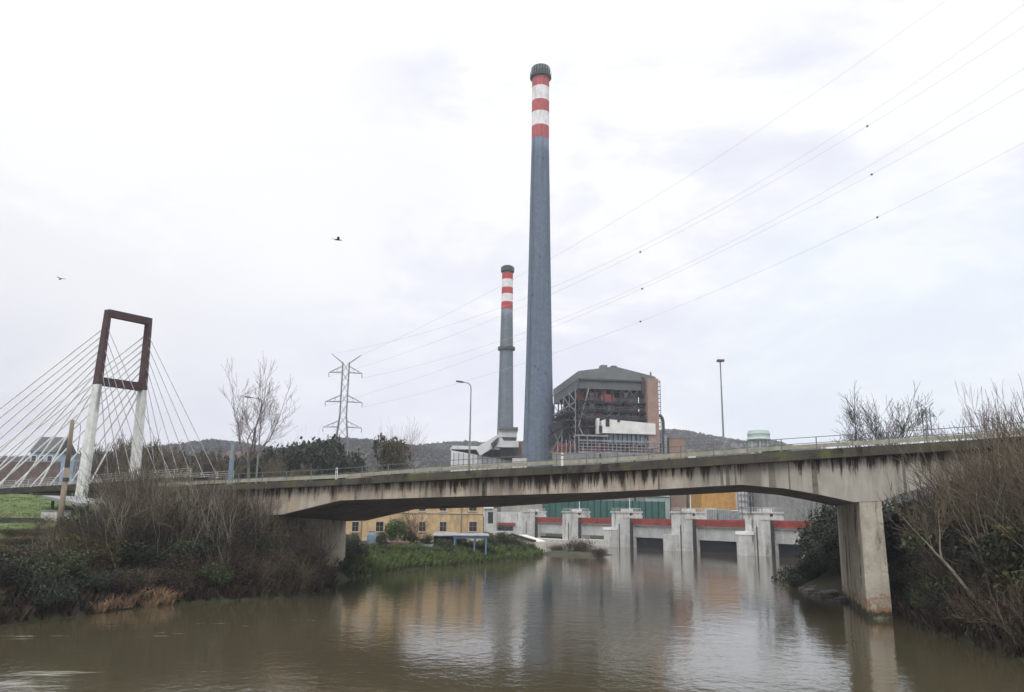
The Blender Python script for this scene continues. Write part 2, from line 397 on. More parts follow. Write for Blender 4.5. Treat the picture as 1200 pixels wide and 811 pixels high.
def tufts(name, hz, rng, n, s0, s1, m, label, xlim=None, ylim=(-.85,.1), blades=7):
    X0, X1, Y, D = rng; v = []; f = []
    if xlim: X0, X1 = xlim
    for _ in range(n):
        t = random.uniform(*ylim); x = random.uniform(X0, X1)*(1+t*D/Y); y = Y+t*D; z = hz(x, y); s = random.uniform(s0, s1)
        if math.sin(x*.021+1.7*math.sin(y*.013))*math.cos(y*.019-x*.006) > .62 and random.random() < .85: continue
        for b in range(blades):
            a = random.uniform(0, 6.283); e = random.uniform(.0, 1.5); r = s*random.uniform(.7, 1)
            tip = Vector((math.cos(a)*math.cos(e)*r*.8, math.sin(a)*math.cos(e)*r*.8, math.sin(e)*r*.75))
            w = Vector((-math.sin(a), math.cos(a), 0))*s*.3
            k = len(v); o = Vector((x, y, z-.5)); mid = tip*.6
            v += [tuple(o), tuple(o+mid+w), tuple(o+tip), tuple(o+mid-w)]; f.append((k, k+1, k+2, k+3))
    me = bpy.data.meshes.new(name); me.from_pydata(v, [], f); me.materials.append(M[m]); o = bpy.data.objects.new(name, me); col.objects.link(o)
    return tag(o, label, 'woodland', kind='stuff')
tufts('woodland', h1[1], h1[2], 8000, 3, 6, 'wood_tuft', 'far leafless woodland covering the hill left of the chimneys')
tufts('woodland', h1[1], h1[2], 900, 3, 6, 'wood_tuft_dark', 'dark evergreen patches in the woodland of the left hill')
tufts('woodland', h2[1], h2[2], 10000, 4, 8, 'wood_tuft', 'far purple-grey leafless woodland on the hill behind the power plant')
# ------------------------------------------------------------------ vegetation generators
def grow(mb, p, d, L, r, depth, spread=.55, up=.15, kids=3, n=None, wig=.18, seg=3, tips=None, minr=.008):
    p = Vector(p); d = Vector(d).normalized(); pts = [p]
    for i in range(seg):
        d = (d+Vector((random.gauss(0,wig), random.gauss(0,wig), random.gauss(0,wig)+up*.5))).normalized()
        p = p+d*(L/seg); pts.append(p)
    sides = n or (7 if depth >= 4 else 5 if depth == 3 else 3)
    r1 = max(minr, r*(.55 if depth else .3))
    mb.path(pts, r, r1, sides)
    if tips is not None and depth <= 1: tips.append((pts[-1], d)); tips.append((pts[1], d))
    if depth == 0: return
    for k in range(kids):
        t = random.uniform(.35, 1.0) if k else 1.0
        i = min(seg-1, int(t*seg)); q = pts[i].lerp(pts[i+1], t*seg-i) if t < 1 else pts[-1]
        a = d.orthogonal().normalized(); a.rotate(Matrix.Rotation(random.uniform(0, 6.283), 3, d))
        nd = (d+a*spread*random.uniform(.6, 1.4)*(0.5 if k == 0 else 1)+Vector((0,0,up))).normalized()
        grow(mb, q, nd, L*random.uniform(.6, .85), max(minr, r1*random.uniform(.6, .9)), depth-1, spread, up, kids, n, wig, seg, tips, minr)
def leafq(mb, c, s, nrm=None):
    a = random.uniform(0, 6.283); e = random.uniform(-1.2, 1.2)
    u = Vector((math.cos(a)*math.cos(e), math.sin(a)*math.cos(e), math.sin(e))); w = u.orthogonal().normalized(); w.rotate(Matrix.Rotation(random.uniform(0,6.283), 3, u))
    s *= random.uniform(.6, 1.4)
    mb.quad(c-u*s*.5, c+w*s*.32, c+u*s*.5, c-w*s*.32)
def bush(name, rx, h, nl, ls, leafm, stemm, lumps=9, hollow=.45, label=None, cat='bush', nst=26):
    root = empty(name, (0,0,0), 0, label, cat)
    st = MB()
    for k in range(nst):
        a = random.uniform(0, 6.283); e = random.uniform(.25, .95)
        grow(st, (random.uniform(-.3,.3)*rx, random.uniform(-.3,.3)*rx, -.2), (math.cos(a)*e, math.sin(a)*e, 1), h*.55, .035, 2, .6, .05, 3, 3, .2, 3)
    st.build('stems', stemm, root, local=True)
    lv = MB(); L = [(random.uniform(-.6,.6)*rx, random.uniform(-.6,.6)*rx, random.uniform(.25,.8)*h, random.uniform(.3,.55)) for _ in range(lumps)]
    for k in range(nl):
        x, y, z, s = random.choice(L)
        v = Vector((random.gauss(0,1), random.gauss(0,1), random.gauss(0,1))).normalized()*(random.uniform(hollow, 1)**.5)*s*random.uniform(.75,1.12)
        p = Vector((x+v.x*rx, y+v.y*rx, z+v.z*h*.62))
        if p.z < -.3: p.z = random.uniform(0,.4)
        leafq(lv, p, ls)
    lv.build('foliage', leafm, root, local=True)
    return root
def thicket(name, rx, h, nst, twm, label=None, depth=3, leafm=None, nl=0, ls=.14, r=.03, cat='shrub', lean=.6, kids=3):
    root = empty(name, (0,0,0), 0, label, cat); st = MB(); tips = []
    for k in range(nst):
        a = random.uniform(0, 6.283); e = random.uniform(.05, lean)
        grow(st, (random.gauss(0,.25)*rx, random.gauss(0,.25)*rx, -.3), (math.cos(a)*e, math.sin(a)*e, 1), h*random.uniform(.3,.48), r*random.uniform(.6,1.3), depth, .5, .12, kids, 3, .14, 3, tips, .009)
    st.build('stems', twm, root, local=True)
    if nl:
        lv = MB()
        for k in range(nl):
            p, d = random.choice(tips); leafq(lv, p+Vector((random.gauss(0,.2), random.gauss(0,.2), random.gauss(0,.2))), ls)
        lv.build('foliage', leafm, root, local=True)
    return root
def bare_tree(name, h, label, trunkm='bark', twm='twig', r=.22, forks=3, depth=4, spread=.5, up=.2, lean=(0,0), kids=3, fork_at=.25, ivy=0, minr=.014, ell=.36, side=2, wander=.1):
    root = empty(name, (0,0,0), 0, label, 'tree'); tr = MB(); cr = MB()
    p = Vector((0,0,-.5)); pts = [p]; d = Vector((lean[0], lean[1], 1)).normalized(); n = 6
    for i in range(n):
        d = (d+Vector((random.gauss(0,.05), random.gauss(0,.05), .02))).normalized(); p = p+d*(h*fork_at+.5)/n; pts.append(p)
    tr.path(pts, r, r*.75, 9)
    tips = []
    for k in range(forks):
        a = 6.283*k/forks+random.uniform(-.4,.4); nd = (d+Vector((math.cos(a), math.sin(a), 0))*spread*random.uniform(.5,1.1)).normalized()
        q = p; rr = r*.62; dd = nd; lp = [q]
        for i in range(6):
            dd = (dd+Vector((random.gauss(0,wander), random.gauss(0,wander), up*.35))).normalized(); q = q+dd*h*(1-fork_at)*.115; lp.append(q)
            rr2 = rr*.84
            tr.tube(lp[-2], lp[-1], rr, rr2, 7)
            for m_ in range(side if i else 1):
                a2 = random.uniform(0, 6.283); o = dd.orthogonal().normalized(); o.rotate(Matrix.Rotation(a2, 3, dd))
                grow(cr, q, (dd+o*.75+Vector((0,0,up*.6))), h*(1-fork_at)*ell*random.uniform(.55,.9)*(1-i*.07), rr2*.5, depth-1, spread*1.05, up, kids, None, .12, 3, tips, minr)
            rr = rr2
        grow(cr, q, dd, h*(1-fork_at)*.26, rr*.9, depth-1, spread*.9, up, kids, None, .1, 3, tips, minr)
    tr.build('trunk', trunkm, root, local=True); cr.build('crown', twm, root, local=True)
    if ivy:
        iv = MB()
        for k in range(ivy):
            t = random.random()**.7; i = min(n-1, int(t*n)); c = pts[i].lerp(pts[i+1], t*n-i); leafq(iv, c+Vector((random.gauss(0,r*1.3), random.gauss(0,r*1.3), 0)), .22)
        iv.build('ivy', 'leaf_dark', root, local=True)
    return root
OUT = [(-60,640),(0,636),(40,634),(75,628),(100,606),(130,570),(160,530),(200,532),(250,542),(300,566),(340,594),(375,622),(398,655),(402,900)]
OUTR = [(1040,900),(1046,640),(1055,600),(1080,560),(1100,500),(1130,515),(1160,500),(1200,490),(1300,470)]
HT = {}
def height(p):
    if p.name not in HT: HT[p.name] = max(v.co.z for ch in p.children for v in ch.data.vertices)
    return HT[p.name]
def limit(proto, x, y, s, tab):
    d = Vector((x, y, 0)); z0 = tzs(x, y); px = 600+F*x/(y*math.cos(PITCH))*.985
    py = float(np.interp(px, [a for a, _ in tab], [b for _, b in tab])); zt = at(px, py, y).z
    h = height(proto)*s*(random.uniform(.66,.95) if proto.name.startswith('leafless') else 1.0); k = max(.18, min(1, (zt-z0)/h)) if h > 0 else 1
    return (s*max(k, .6) if k < .6 else s, s*max(k, .6) if k < .6 else s, s*k)
def put(proto, x, y, s=1, rz=None, dz=0, label=None, group=None, first=False):
    loc = (x, y, tzs(x, y)+dz)
    rz = random.uniform(0, 6.283) if rz is None else rz
    if not proto.get('used'):
        proto['used'] = 1; proto.location = loc; proto.rotation_euler = (0,0,rz); proto.scale = (s,s,s) if not isinstance(s, tuple) else s
        ROOTM[proto.name] = Matrix.Identity(4)
        if label: proto['label'] = label
        if group: proto['group'] = group
        return proto
    return copy_tree(proto, loc, rz, s, label, group)
# ------------------------------------------------------------------ road bridge
BA = Vector((25.1,56.5,0)); bd = Vector((.958,-.2868,0)).normalized(); bn = Vector((-bd.y, bd.x, 0)); BR = math.atan2(bd.y, bd.x)
BW = 16.0
def onface(px, py, v=0.0):
    d = ray(px, py); o = BA+bn*v; t = (o-Vector((0,0,0))).dot(bn)/d.dot(bn); p = Vector((0,0,HC))+d*t
    return (p-BA).dot(bd), p.z
def B(s, v, z): return BA+bd*s+bn*v+Vector((0,0,z))
bridge = empty('road_bridge', BA, BR, 'long weathered concrete road bridge spanning the river on two wall piers', 'bridge')
corn_t = [onface(*p, v=-.6) for p in ((120,575),(240,569),(380,563),(495,554.5),(600,548.5),(700,544),(780,538.5),(850,534),(920,529),(1000,524),(1067,520),(1130,516),(1200,511),(1330,503))]
corn_b = [onface(*p, v=-.6) for p in ((120,581),(240,575.5),(380,569.5),(567,559.5),(700,553),(780,549),(885,542.5),(1000,535),(1067,531),(1130,527),(1200,522),(1330,514))]
gird_b = [onface(*p) for p in ((120,578),(200,583),(262,592),(290,604),(330,603),(398,586.5),(500,583),(600,580),(700,577),(780,573),(868,568),(920,572.5),(960,579.5),(1001,588.5),(1034,587),(1060,577),(1096,568),(1145,555.5),(1200,546),(1330,530))]
def interp(tab, s): return float(np.interp(s, [a for a, _ in tab], [b for _, b in tab]))
SMIN = onface(120,580)[0]; SMAX = onface(1330,520)[0]
ss = sorted(set([round(a, 3) for a, _ in gird_b]+[round(x, 3) for x in np.arange(SMIN, SMAX, 1.0)])); ss = [s for s in ss if SMIN <= s <= SMAX]
def zc(s): return interp(corn_t, s)
def zcb(s): return interp(corn_b, s)
def zgb(s): return interp(gird_b, s)
def zgbf(s): return zgb(s)-.55*max(0, min(1, (-s-18)/14))*max(0,min(1,(70+s)/20))
FT1 = (zcb(5)-zcb(-55))/60; FT0 = zcb(5)-FT1*5
streaked('fascia', (.46,.405,.335), (.045,.036,.03), .35, .8, .03, rust=(.36,.25,.16), top=(FT0, FT1))
near, soff = MB(), MB()
for a, b in zip(ss[:-1], ss[1:]):
    near.quad(B(a,0,zgb(a)), B(b,0,zgb(b)), B(b,0,zcb(b)+.1), B(a,0,zcb(a)+.1))
    near.quad(B(b,BW,zgbf(b)), B(a,BW,zgbf(a)), B(a,BW,zcb(a)+.1), B(b,BW,zcb(b)+.1))
    near.quad(B(b,.5,zgb(b)), B(b,0,zgb(b)), B(a,0,zgb(a)), B(a,.5,zgb(a)))
    m1 = [BW*i/4 for i in range(5)]
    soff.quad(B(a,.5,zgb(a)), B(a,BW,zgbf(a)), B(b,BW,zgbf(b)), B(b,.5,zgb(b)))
near.quad(B(ss[0],0,zgb(ss[0])), B(ss[0],0,zcb(ss[0])), B(ss[0],BW,zcb(ss[0])), B(ss[0],BW,zgbf(ss[0])))
near.quad(B(ss[-1],0,zgb(ss[-1])), B(ss[-1],BW,zgbf(ss[-1])), B(ss[-1],BW,zcb(ss[-1])), B(ss[-1],0,zcb(ss[-1])))
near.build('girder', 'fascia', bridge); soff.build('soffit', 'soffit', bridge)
rd = MB(); cns = [MB(), MB()]
for a, b in zip(ss[:-1], ss[1:]):
    for cn, (v0, v1) in zip(cns, ((-.6, .35), (BW-.35, BW+.6))):
        pts = [[B(s,v0,zcb(s)), B(s,v1,zcb(s)), B(s,v1,zc(s)), B(s,v0,zc(s))] for s in (a, b)]
        for i in range(4): j = (i+1) % 4; cn.quad(pts[0][i], pts[1][i], pts[1][j], pts[0][j])
    rd.quad(B(a,.35,zc(a)-.12), B(b,.35,zc(b)-.12), B(b,BW-.35,zc(b)-.12), B(a,BW-.35,zc(a)-.12))
[recalc(cn.build('cornice', 'cornice', bridge)) for cn in cns]; rd.build('road_deck', 'asphalt', bridge)
# dark vertical drain joints and a pilaster
for px, w in ((418,.22),(449,.12),(567,.25),(772,.16),(846,.22),(853,.3),(862,.12),(905,.5),(925,.12),(955,.4),(1060,.2)):
    s, _ = onface(px, 560); zb = zgb(s)
    jt = MB(); jt.quad(B(s-w/2,-.012,zb), B(s+w/2,-.012,zb), B(s+w/2*.7,-.012,zcb(s)+.05), B(s-w/2,-.012,zcb(s)+.05)); jt.build('joint', 'soffit', bridge)
# piers
def pier(s0, s1, s0b, s1b, z1, vn, vf, name='pier'):
    p = MB(); ztop = z1; nz_ = 8
    for k in range(nz_):
        pass
    rings = []
    for t in (0, .12, .5, 1):
        z = -1.5+(ztop+1.5)*t
        a = s0b+(s0-s0b)*t; b = s1b+(s1-s1b)*t; dv = .35*(1-t); rings.append([B(a,vn-dv,z), B(b,vn-dv,z), B(b,vf+dv,z), B(a,vf+dv,z)])
    for r0, r1 in zip(rings[:-1], rings[1:]):
        for i in range(4): j = (i+1) % 4; p.quad(r0[i], r0[j], r1[j], r1[i])
    return bevel(p.build(name, 'pier', bridge), .12)
sa = onface(1007,590)[0]; sb = onface(1033,590)[0]; sbb = onface(1045,716)[0]
rp = pier(sa, sb, sa-.05, sbb, zgb((sa+sb)/2)+.6, .05, BW-.3)
sl = -49.0
pier(sl-2.2, sl, sl-2.6, sl+.05, 6.45, .05, BW-.2)
if 0: pp = MB(); pp.prism([B(sa-.6,-.7,-1),B(sbb+.5,-.7,-1),B(sbb+.5,-.7,.12),B(sa-.6,-.7,.12)], bn*(BW+1)); pp.build('pier_footing', 'concrete', bridge)
# railings and guard rail
for vv, nm in ((-.35,'railing'), (BW+.3,'railing')):
    r = MB(); s = SMIN+.5
    while s < SMAX:
        r.obox(B(s,vv,zc(s)), B(s,vv,zc(s)+.95), .06, .06); s += 2.4
    for a, b in zip(ss[:-1], ss[1:]):
        for hgt in (.92,.5): r.obox(B(a,vv,zc(a)+hgt), B(b,vv,zc(b)+hgt), .045, .045)
    r.build(nm, 'rail_grey', bridge)
for vv in (1.4, BW-1.4):
    r = MB(); s = SMIN+.5
    for a, b in zip(ss[:-1], ss[1:]):
        r.obox(B(a,vv,zc(a)+.42), B(b,vv,zc(b)+.42), .05, .3)
    while s < SMAX: r.obox(B(s,vv+.06,zc(s)-.15), B(s,vv+.06,zc(s)+.5), .08, .1); s += 4
    r.build('guard_rail', 'barrier', bridge)
# white marker posts standing on the deck
for px, lab in ((395,'white marker post at the left end of the bridge railing'), (659,'white marker post beside the big chimney foot on the bridge')):
    s, _ = onface(px, 550, .2); q = B(s,.15,zc(s)); e = empty('marker_post', q, 0, lab, 'post')
    m_ = MB(); m_.box(q.x-.09,q.x+.09,q.y-.06,q.y+.06,q.z,q.z+1.05); bevel(m_.build('post_body', 'white_paint', e), .02)
    m_ = MB(); m_.box(q.x-.095,q.x+.095,q.y-.065,q.y+.065,q.z+.82,q.z+.9); m_.build('reflector_band', 'lamp_head', e)
# street lamps
def lamp(base, h, arm, side, label, single=True, r=.09):
    e = empty('street_lamp', base, 0, label, 'street lamp', 'street lamps on the bridge and road')
    b = Vector(base); p = MB(); p.lathe(b, [(0,r*1.9),(.5,r*1.7),(.55,r*1.2),(h*.93,r*.6)], 10); p.build('pole', 'lamp_pole', e, smooth=True)
    a = MB(); hd = MB()
    if single:
        pts = [b+Vector((0,0,h*.93)), b+Vector((side*arm*.04,0,h*.965)), b+Vector((side*arm*.25,0,h*.99)), b+Vector((side*arm*.75,0,h*1.0))]
        a.path(pts, r*.6, r*.45, 8)
        q = pts[-1]; pr = [(q.x, q.y-.16, q.z-.07),(q.x+side*.75, q.y-.13, q.z+.02),(q.x+side*.75, q.y+.13, q.z+.02),(q.x, q.y+.16, q.z-.07)]
        hd.prism(pr, (0,0,.15))
    else:
        q = b+Vector((0,0,h*.93)); a.path([q, b+Vector((0,0,h*.985))], r*.6, r*.6, 8)
        q = b+Vector((0,0,h*.985)); a.tube(q, q+Vector((0,0,.1)), .06, .06, 6)
        hd.prism([(q.x-.32,q.y-.35,q.z-.02),(q.x+.32,q.y-.35,q.z-.02),(q.x+.26,q.y+.35,q.z+.05),(q.x-.26,q.y+.35,q.z+.05)], (0,0,.22))
    a.build('arm', 'lamp_pole', e); hd2 = hd.build('lamp_head', 'lamp_head', e); recalc(hd2); return e
def lamp_px(pxb, ytop, v, side, arm, label, single=True, Y=None):
    s, _ = onface(pxb, 540, v); z = zc(s); q = B(s,v,z-.1); zt = at(pxb, ytop, q.y).z; return lamp(q, zt-q.z, arm, side, label, single)
lamp_px(550, 448, BW-.9, -1, 1.1, 'curved single-arm street lamp on the bridge left of the chimneys')
lamp_px(849, 422.5, BW-.9, 1, .5, 'straight street lamp with a short flat head right of the power plant', single=False)
q = at(302, 540, 96); zt = at(302, 466, 96).z; q.z = 8; lamp(q, zt-8, 1.9, -1, 'curved street lamp seen through the tall leafless tree')
q = at(87, 560, 128); zt = at(87, 495, 128).z; q.z = 8.5; lamp(q, zt-8.5, 1.8, -1, 'street lamp beside the red portal of the cable-stayed bridge')
# ------------------------------------------------------------------ cable stayed footbridge
NL = at(98,558,110); NL.z = 0; dl = Vector((-.89,.456,0)).normalized(); dw = Vector((.6,.8,0)).normalized(); DW = 7.2
def C(t, w, z): return Vector((NL.x,NL.y,0))+dl*t+dw*w+Vector((0,0,z))
def dz_(t): return 10.15-.033*t
ztopn = at(122,362,110).z
fb = empty('footbridge', C(0,DW/2,8), math.atan2(dl.y, dl.x), 'white cable-stayed footbridge with a dark red portal tower at the left', 'bridge')
ZJ = at(108,450,110).z
for w in (0, DW):
    inn = 1 if w == 0 else -1
    def legp(z): k = (z-8)/(ztopn-8); return w+inn*.55*k
    def tp(z): return .78-.30*(z-8)/(ztopn-8)
    lo = MB(); hi = MB()
    for mb_, z0, z1 in ((lo, 3, ZJ), (hi, ZJ, ztopn)):
        P = []
        for z in (z0, z1):
            a, b = tp(z)*1.05, tp(z)*.5
            if mb_ is hi: a *= 1.02; b *= 1.04
            P.append([C(-a,legp(z)-b,z), C(a,legp(z)-b,z), C(a,legp(z)+b,z), C(-a,legp(z)+b,z)])
        k = len(mb_.v); mb_.v += [tuple(x) for x in P[0]+P[1]]; mb_.f += [(k,k+1,k+5,k+4),(k+1,k+2,k+6,k+5),(k+2,k+3,k+7,k+6),(k+3,k,k+4,k+7),(k+3,k+2,k+1,k),(k+4,k+5,k+6,k+7)]
    o = lo.build('tower_leg', 'white_leg', fb); recalc(o); bevel(o, .06)
    o = hi.build('tower_upper_leg', 'corten', fb); recalc(o); bevel(o, .06)
bm_ = MB(); bm_.obox(C(0,.6,ztopn-.5), C(0,DW-.6,ztopn-.5), 1.0, 1.0); bm_.build('top_beam', 'corten', fb)
bm_ = MB(); zz = at(108,446,110).z; bm_.obox(C(0,.4,zz), C(0,DW-.4,zz), .8, 1.15); bm_.build('cross_beam', 'corten', fb)
dk = MB()
ts = [-20+3*i for i in range(29)]
for a, b in zip(ts[:-1], ts[1:]):
    P = [[C(t,1.0,dz_(t)-.7), C(t,DW-1,dz_(t)-.7), C(t,DW-.4,dz_(t)), C(t,.4,dz_(t))] for t in (a, b)]
    for i in range(4): j = (i+1) % 4; dk.quad(P[0][i], P[1][i], P[1][j], P[0][j])
recalc(dk.build('deck', 'soffit', fb))
for w in (.5, DW-.5):
    rl = MB()
    for t in ts: rl.obox(C(t,w,dz_(t)), C(t,w,dz_(t)+1.15), .09, .09)
    for hgt in (1.12,.85,.6,.35,.12): rl.obox(C(ts[0],w,dz_(ts[0])+hgt), C(ts[-1],w,dz_(ts[-1])+hgt), .05, .05)
    rl.build('railing', 'galv', fb)
for w in (0, DW):
    k0 = .6 if w == 0 else -.6
    for i in range(9):
        z = ztopn-2.6-i*1.05; t = 49-i*4.9; kk = (z-8)/(ztopn-8)
        cb = MB(); cb.tube(C(.4,w+k0*kk,z), C(t,w*1.0+(.2 if w == 0 else -.2),dz_(t)+.1), .12, .12, 6); cb.build('cable', 'cable_white', fb)
    for i in range(6):
        z = ztopn-2.8-i*1.5; t = -17+i*2.4; kk = (z-8)/(ztopn-8)
        cb = MB(); cb.tube(C(-.4,w+k0*kk,z), C(t,w+(.2 if w == 0 else -.2),dz_(t)+.1), .05, .05, 6); cb.build('cable', 'pale_steel', fb)
ab = MB(); ab.box(-.1,.1,-.1,.1,0,.1)
ab = MB()
for t in (-16, 14, 34, 50):
    P0 = C(t,DW/2,dz_(t)-.7); ab.obox(C(t,1.6,dz_(t)-1.3), C(t,DW-1.6,dz_(t)-1.3), 1.1, 1.2); 
    for w in (2.5, DW-2.5): ab.obox(C(t,w,2), C(t,w,dz_(t)-1.8), 1, 1)
ab.build('trestle', 'concrete', fb)
# pedestrian on the footbridge
def person(base, h, rz, label):
    root = empty('person', base, rz, label, 'person')
    J = [((0,0,.53),(.10,.085)),((0,0,.62),(.085,.07)),((0,0,.76),(.11,.075)),((0,0,.82),(.06,.05)),((0,0,.86),(.03,.03)),((0,.005,.90),(.045,.05)),((0,.005,.955),(.047,.055)),((0,0,.985),(.03,.03)),
         ((-.055,0,.50),(.062,.062)),((-.06,.05,.28),(.038,.04)),((-.06,.03,.05),(.022,.026)),((-.06,.10,.02),(.018,.015)),
         ((.055,0,.50),(.062,.062)),((.06,-.03,.28),(.038,.04)),((.06,-.10,.06),(.022,.026)),((.06,-.05,.02),(.018,.015)),
         ((-.115,0,.80),(.033,.033)),((-.135,-.03,.65),(.024,.024)),((-.14,.04,.52),(.018,.018)),((-.14,.06,.47),(.018,.012)),
         ((.115,0,.80),(.033,.033)),((.135,.03,.65),(.024,.024)),((.14,.10,.54),(.018,.018)),((.14,.13,.50),(.018,.012))]
    E_ = [(0,1),(1,2),(2,3),(3,4),(4,5),(5,6),(6,7),(0,8),(8,9),(9,10),(10,11),(0,12),(12,13),(13,14),(14,15),(3,16),(16,17),(17,18),(18,19),(3,20),(20,21),(21,22),(22,23)]
    def skin(name, idx, grow_, m, par):
        mp = {j: i for i, j in enumerate(idx)}; me = bpy.data.meshes.new(name)
        me.from_pydata([tuple(c*h for c in J[j][0]) for j in idx], [(mp[a], mp[b]) for a, b in E_ if a in mp and b in mp], [])
        o = bpy.data.objects.new(name, me); col.objects.link(o); o.parent = par; me.materials.append(M[m])
        md = o.modifiers.new('skin', 'SKIN'); 
        for i, j in enumerate(idx): me.skin_vertices[0].data[i].radius = (J[j][1][0]*h*grow_, J[j][1][1]*h*grow_); me.skin_vertices[0].data[i].use_root = (i == 0)
        sb_ = o.modifiers.new('sub', 'SUBSURF'); sb_.levels = sb_.render_levels = 1
        return o
    skin('body', list(range(24)), 1, 'skin', root)
    skin('trousers', [0,8,9,10,12,13,14], 1.12, 'jeans', root)
    skin('jacket', [1,2,3,16,17,18,20,21,22], 1.2, 'jacket', root)
    skin('hair', [6,7], 1.12, 'hair', root)
    return root
person(C(23,1.6,dz_(23)), 1.72, 1.2, 'pedestrian in a blue jacket walking on the cable-stayed footbridge')
# ------------------------------------------------------------------ electricity pylons and power lines
def epylon(base, h, w, rz, label, s=1.0):
    e = empty('electricity_pylon', base, rz, label, 'pylon', 'steel lattice electricity pylons')
    X = Vector((math.cos(rz), math.sin(rz), 0)); Yv = Vector((-math.sin(rz), math.cos(rz), 0)); b = Vector(base)
    def P(x, y, z): return b+X*x+Yv*y+Vector((0,0,z))
    def hw(z): return w*(1-z/(h*.62))+1.35*(z/(h*.62)) if z < h*.62 else 1.35
    m_ = MB(); lv = [0,.13,.25,.36,.46,.54,.62,.70,.78,.86,.93,1.0]; t = .16*s
    for i in range(len(lv)-1):
        z0, z1 = lv[i]*h, lv[i+1]*h; a, c = hw(z0), hw(z1)
        for sx in (-1,1):
            for sy in (-1,1): m_.obox(P(sx*a,sy*a,z0), P(sx*c,sy*c,z1), t*1.9, t*1.9)
        for q in (-1,1):
            m_.obox(P(-a,q*a,z0), P(c,q*c,z1), t*.7, t*.7); m_.obox(P(a,q*a,z0), P(-c,q*c,z1), t*.7, t*.7)
            m_.obox(P(q*a,-a,z0), P(q*c,c,z1), t*.7, t*.7)
    m_.build('lattice_mast', 'pylon_steel', e)
    arms = []
    for z, L_ in ((.93,6.9),(.72,7.6),(.54,7.9)):
        for sx in (-1,1):
            a = MB(); tip = P(sx*L_,0,z*h-.3)
            for sy in (-1,1):
                a.obox(P(sx*1.3,sy*1.3,z*h), tip, t*1.1, t*1.1); a.obox(P(sx*1.3,sy*1.3,z*h+h*.045), tip, t*.9, t*.9)
            for k in (.3,.6): a.obox(P(sx*(1.3+(L_-1.3)*k),0,z*h+h*.045*(1-k)), P(sx*(1.3+(L_-1.3)*(k+.15)),0,z*h-.2), t*.7, t*.7)
            ar = a.build('crossarm', 'pylon_steel', e)
            i_ = MB(); i_.tube(tip, tip-Vector((0,0,1.9)), .13, .13, 6); i_.build('insulator', 'steel_dark', ar)
            arms.append(tip-Vector((0,0,1.9)))
    for sx in (-1,1):
        a = MB(); tip = P(sx*6.2,0,h*1.06)
        for sy in (-1,1): a.obox(P(sx*1.2,sy*1.2,h*.995), tip, t*1.1, t*1.1)
        a.build('earth_wire_arm', 'pylon_steel', e); arms.append(tip)
    return e, arms
pb = at(399,540,330); pb.z = 10; ptop = at(399,425,330).z
ep, arms = epylon(pb, ptop-10, 5.0, R_(8), 'tall lattice electricity pylon left of the chimneys', 1.15)
pb2 = at(1089,525,420); pb2.z = 8; epylon(pb2, at(1089,478,420).z-8, 4.5, R_(20), 'small distant electricity pylon among the bare trees at the right', 1.5)
tg, ag = [(1109,0),(1200,5),(1200,31),(1200,80),(1200,104),(1200,167)], [7, 6, 0, 1, 2, 3]
mids = [(640,306),(640,339),(640,348),(640,381),(640,386),(640,417)]
sp_at = {2: ((1016,142),(749,296)), 4: ((1023,198),(752,337)), 5: ((1026,250),(751,375))}
names_ = ['highest thin power line crossing the upper right sky','second power line from the top crossing the sky','third power line from the top, with marker beads','fourth power line from the top crossing the sky','second lowest power line, with marker beads','lowest power line, with marker beads, above the boiler house']
for i in range(6):
    A = arms[ag[i]]; Cn = at(*tg[i], 215 if i else 225); mm = mids[i]
    # parabola through the pylon tip, the middle sight line and the right end, kept in one vertical plane
    def pt(t, sag): p = A.lerp(Cn, t); return p-Vector((0,0,4*sag*t*(1-t)))
    best = min(((abs((lambda p: (p.x/p.y))(pt(t/200, 0))-(ray(*mm).x/ray(*mm).y)), t/200) for t in range(1, 200)))[1]
    d = ray(*mm); p0 = A.lerp(Cn, best); zt = HC+d.z/d.y*p0.y; sag = (p0.z-zt)/(4*best*(1-best))
    mb_ = MB(); pts = [pt(t/40, sag) for t in range(0, 53)]; mb_.path(pts, .042, .042, 4)
    w_ = mb_.build('power_line', 'wire'); tag(w_, names_[i], 'power line', 'power lines strung from the tall pylon')
    if i in sp_at:
        for sp in sp_at[i]:
            k = min(range(1, 300), key=lambda k: abs(pt(k/300*1.2, sag).x/pt(k/300*1.2, sag).y-ray(*sp).x/ray(*sp).y)); c = pt(k/300*1.2, sag)
            bb = MB(); bb.lathe(c-Vector((0,0,.35)), [(0,.12),(.15,.32),(.35,.4),(.55,.32),(.7,.12)], 10); bb.build('marker_bead', 'lamp_pole', w_)
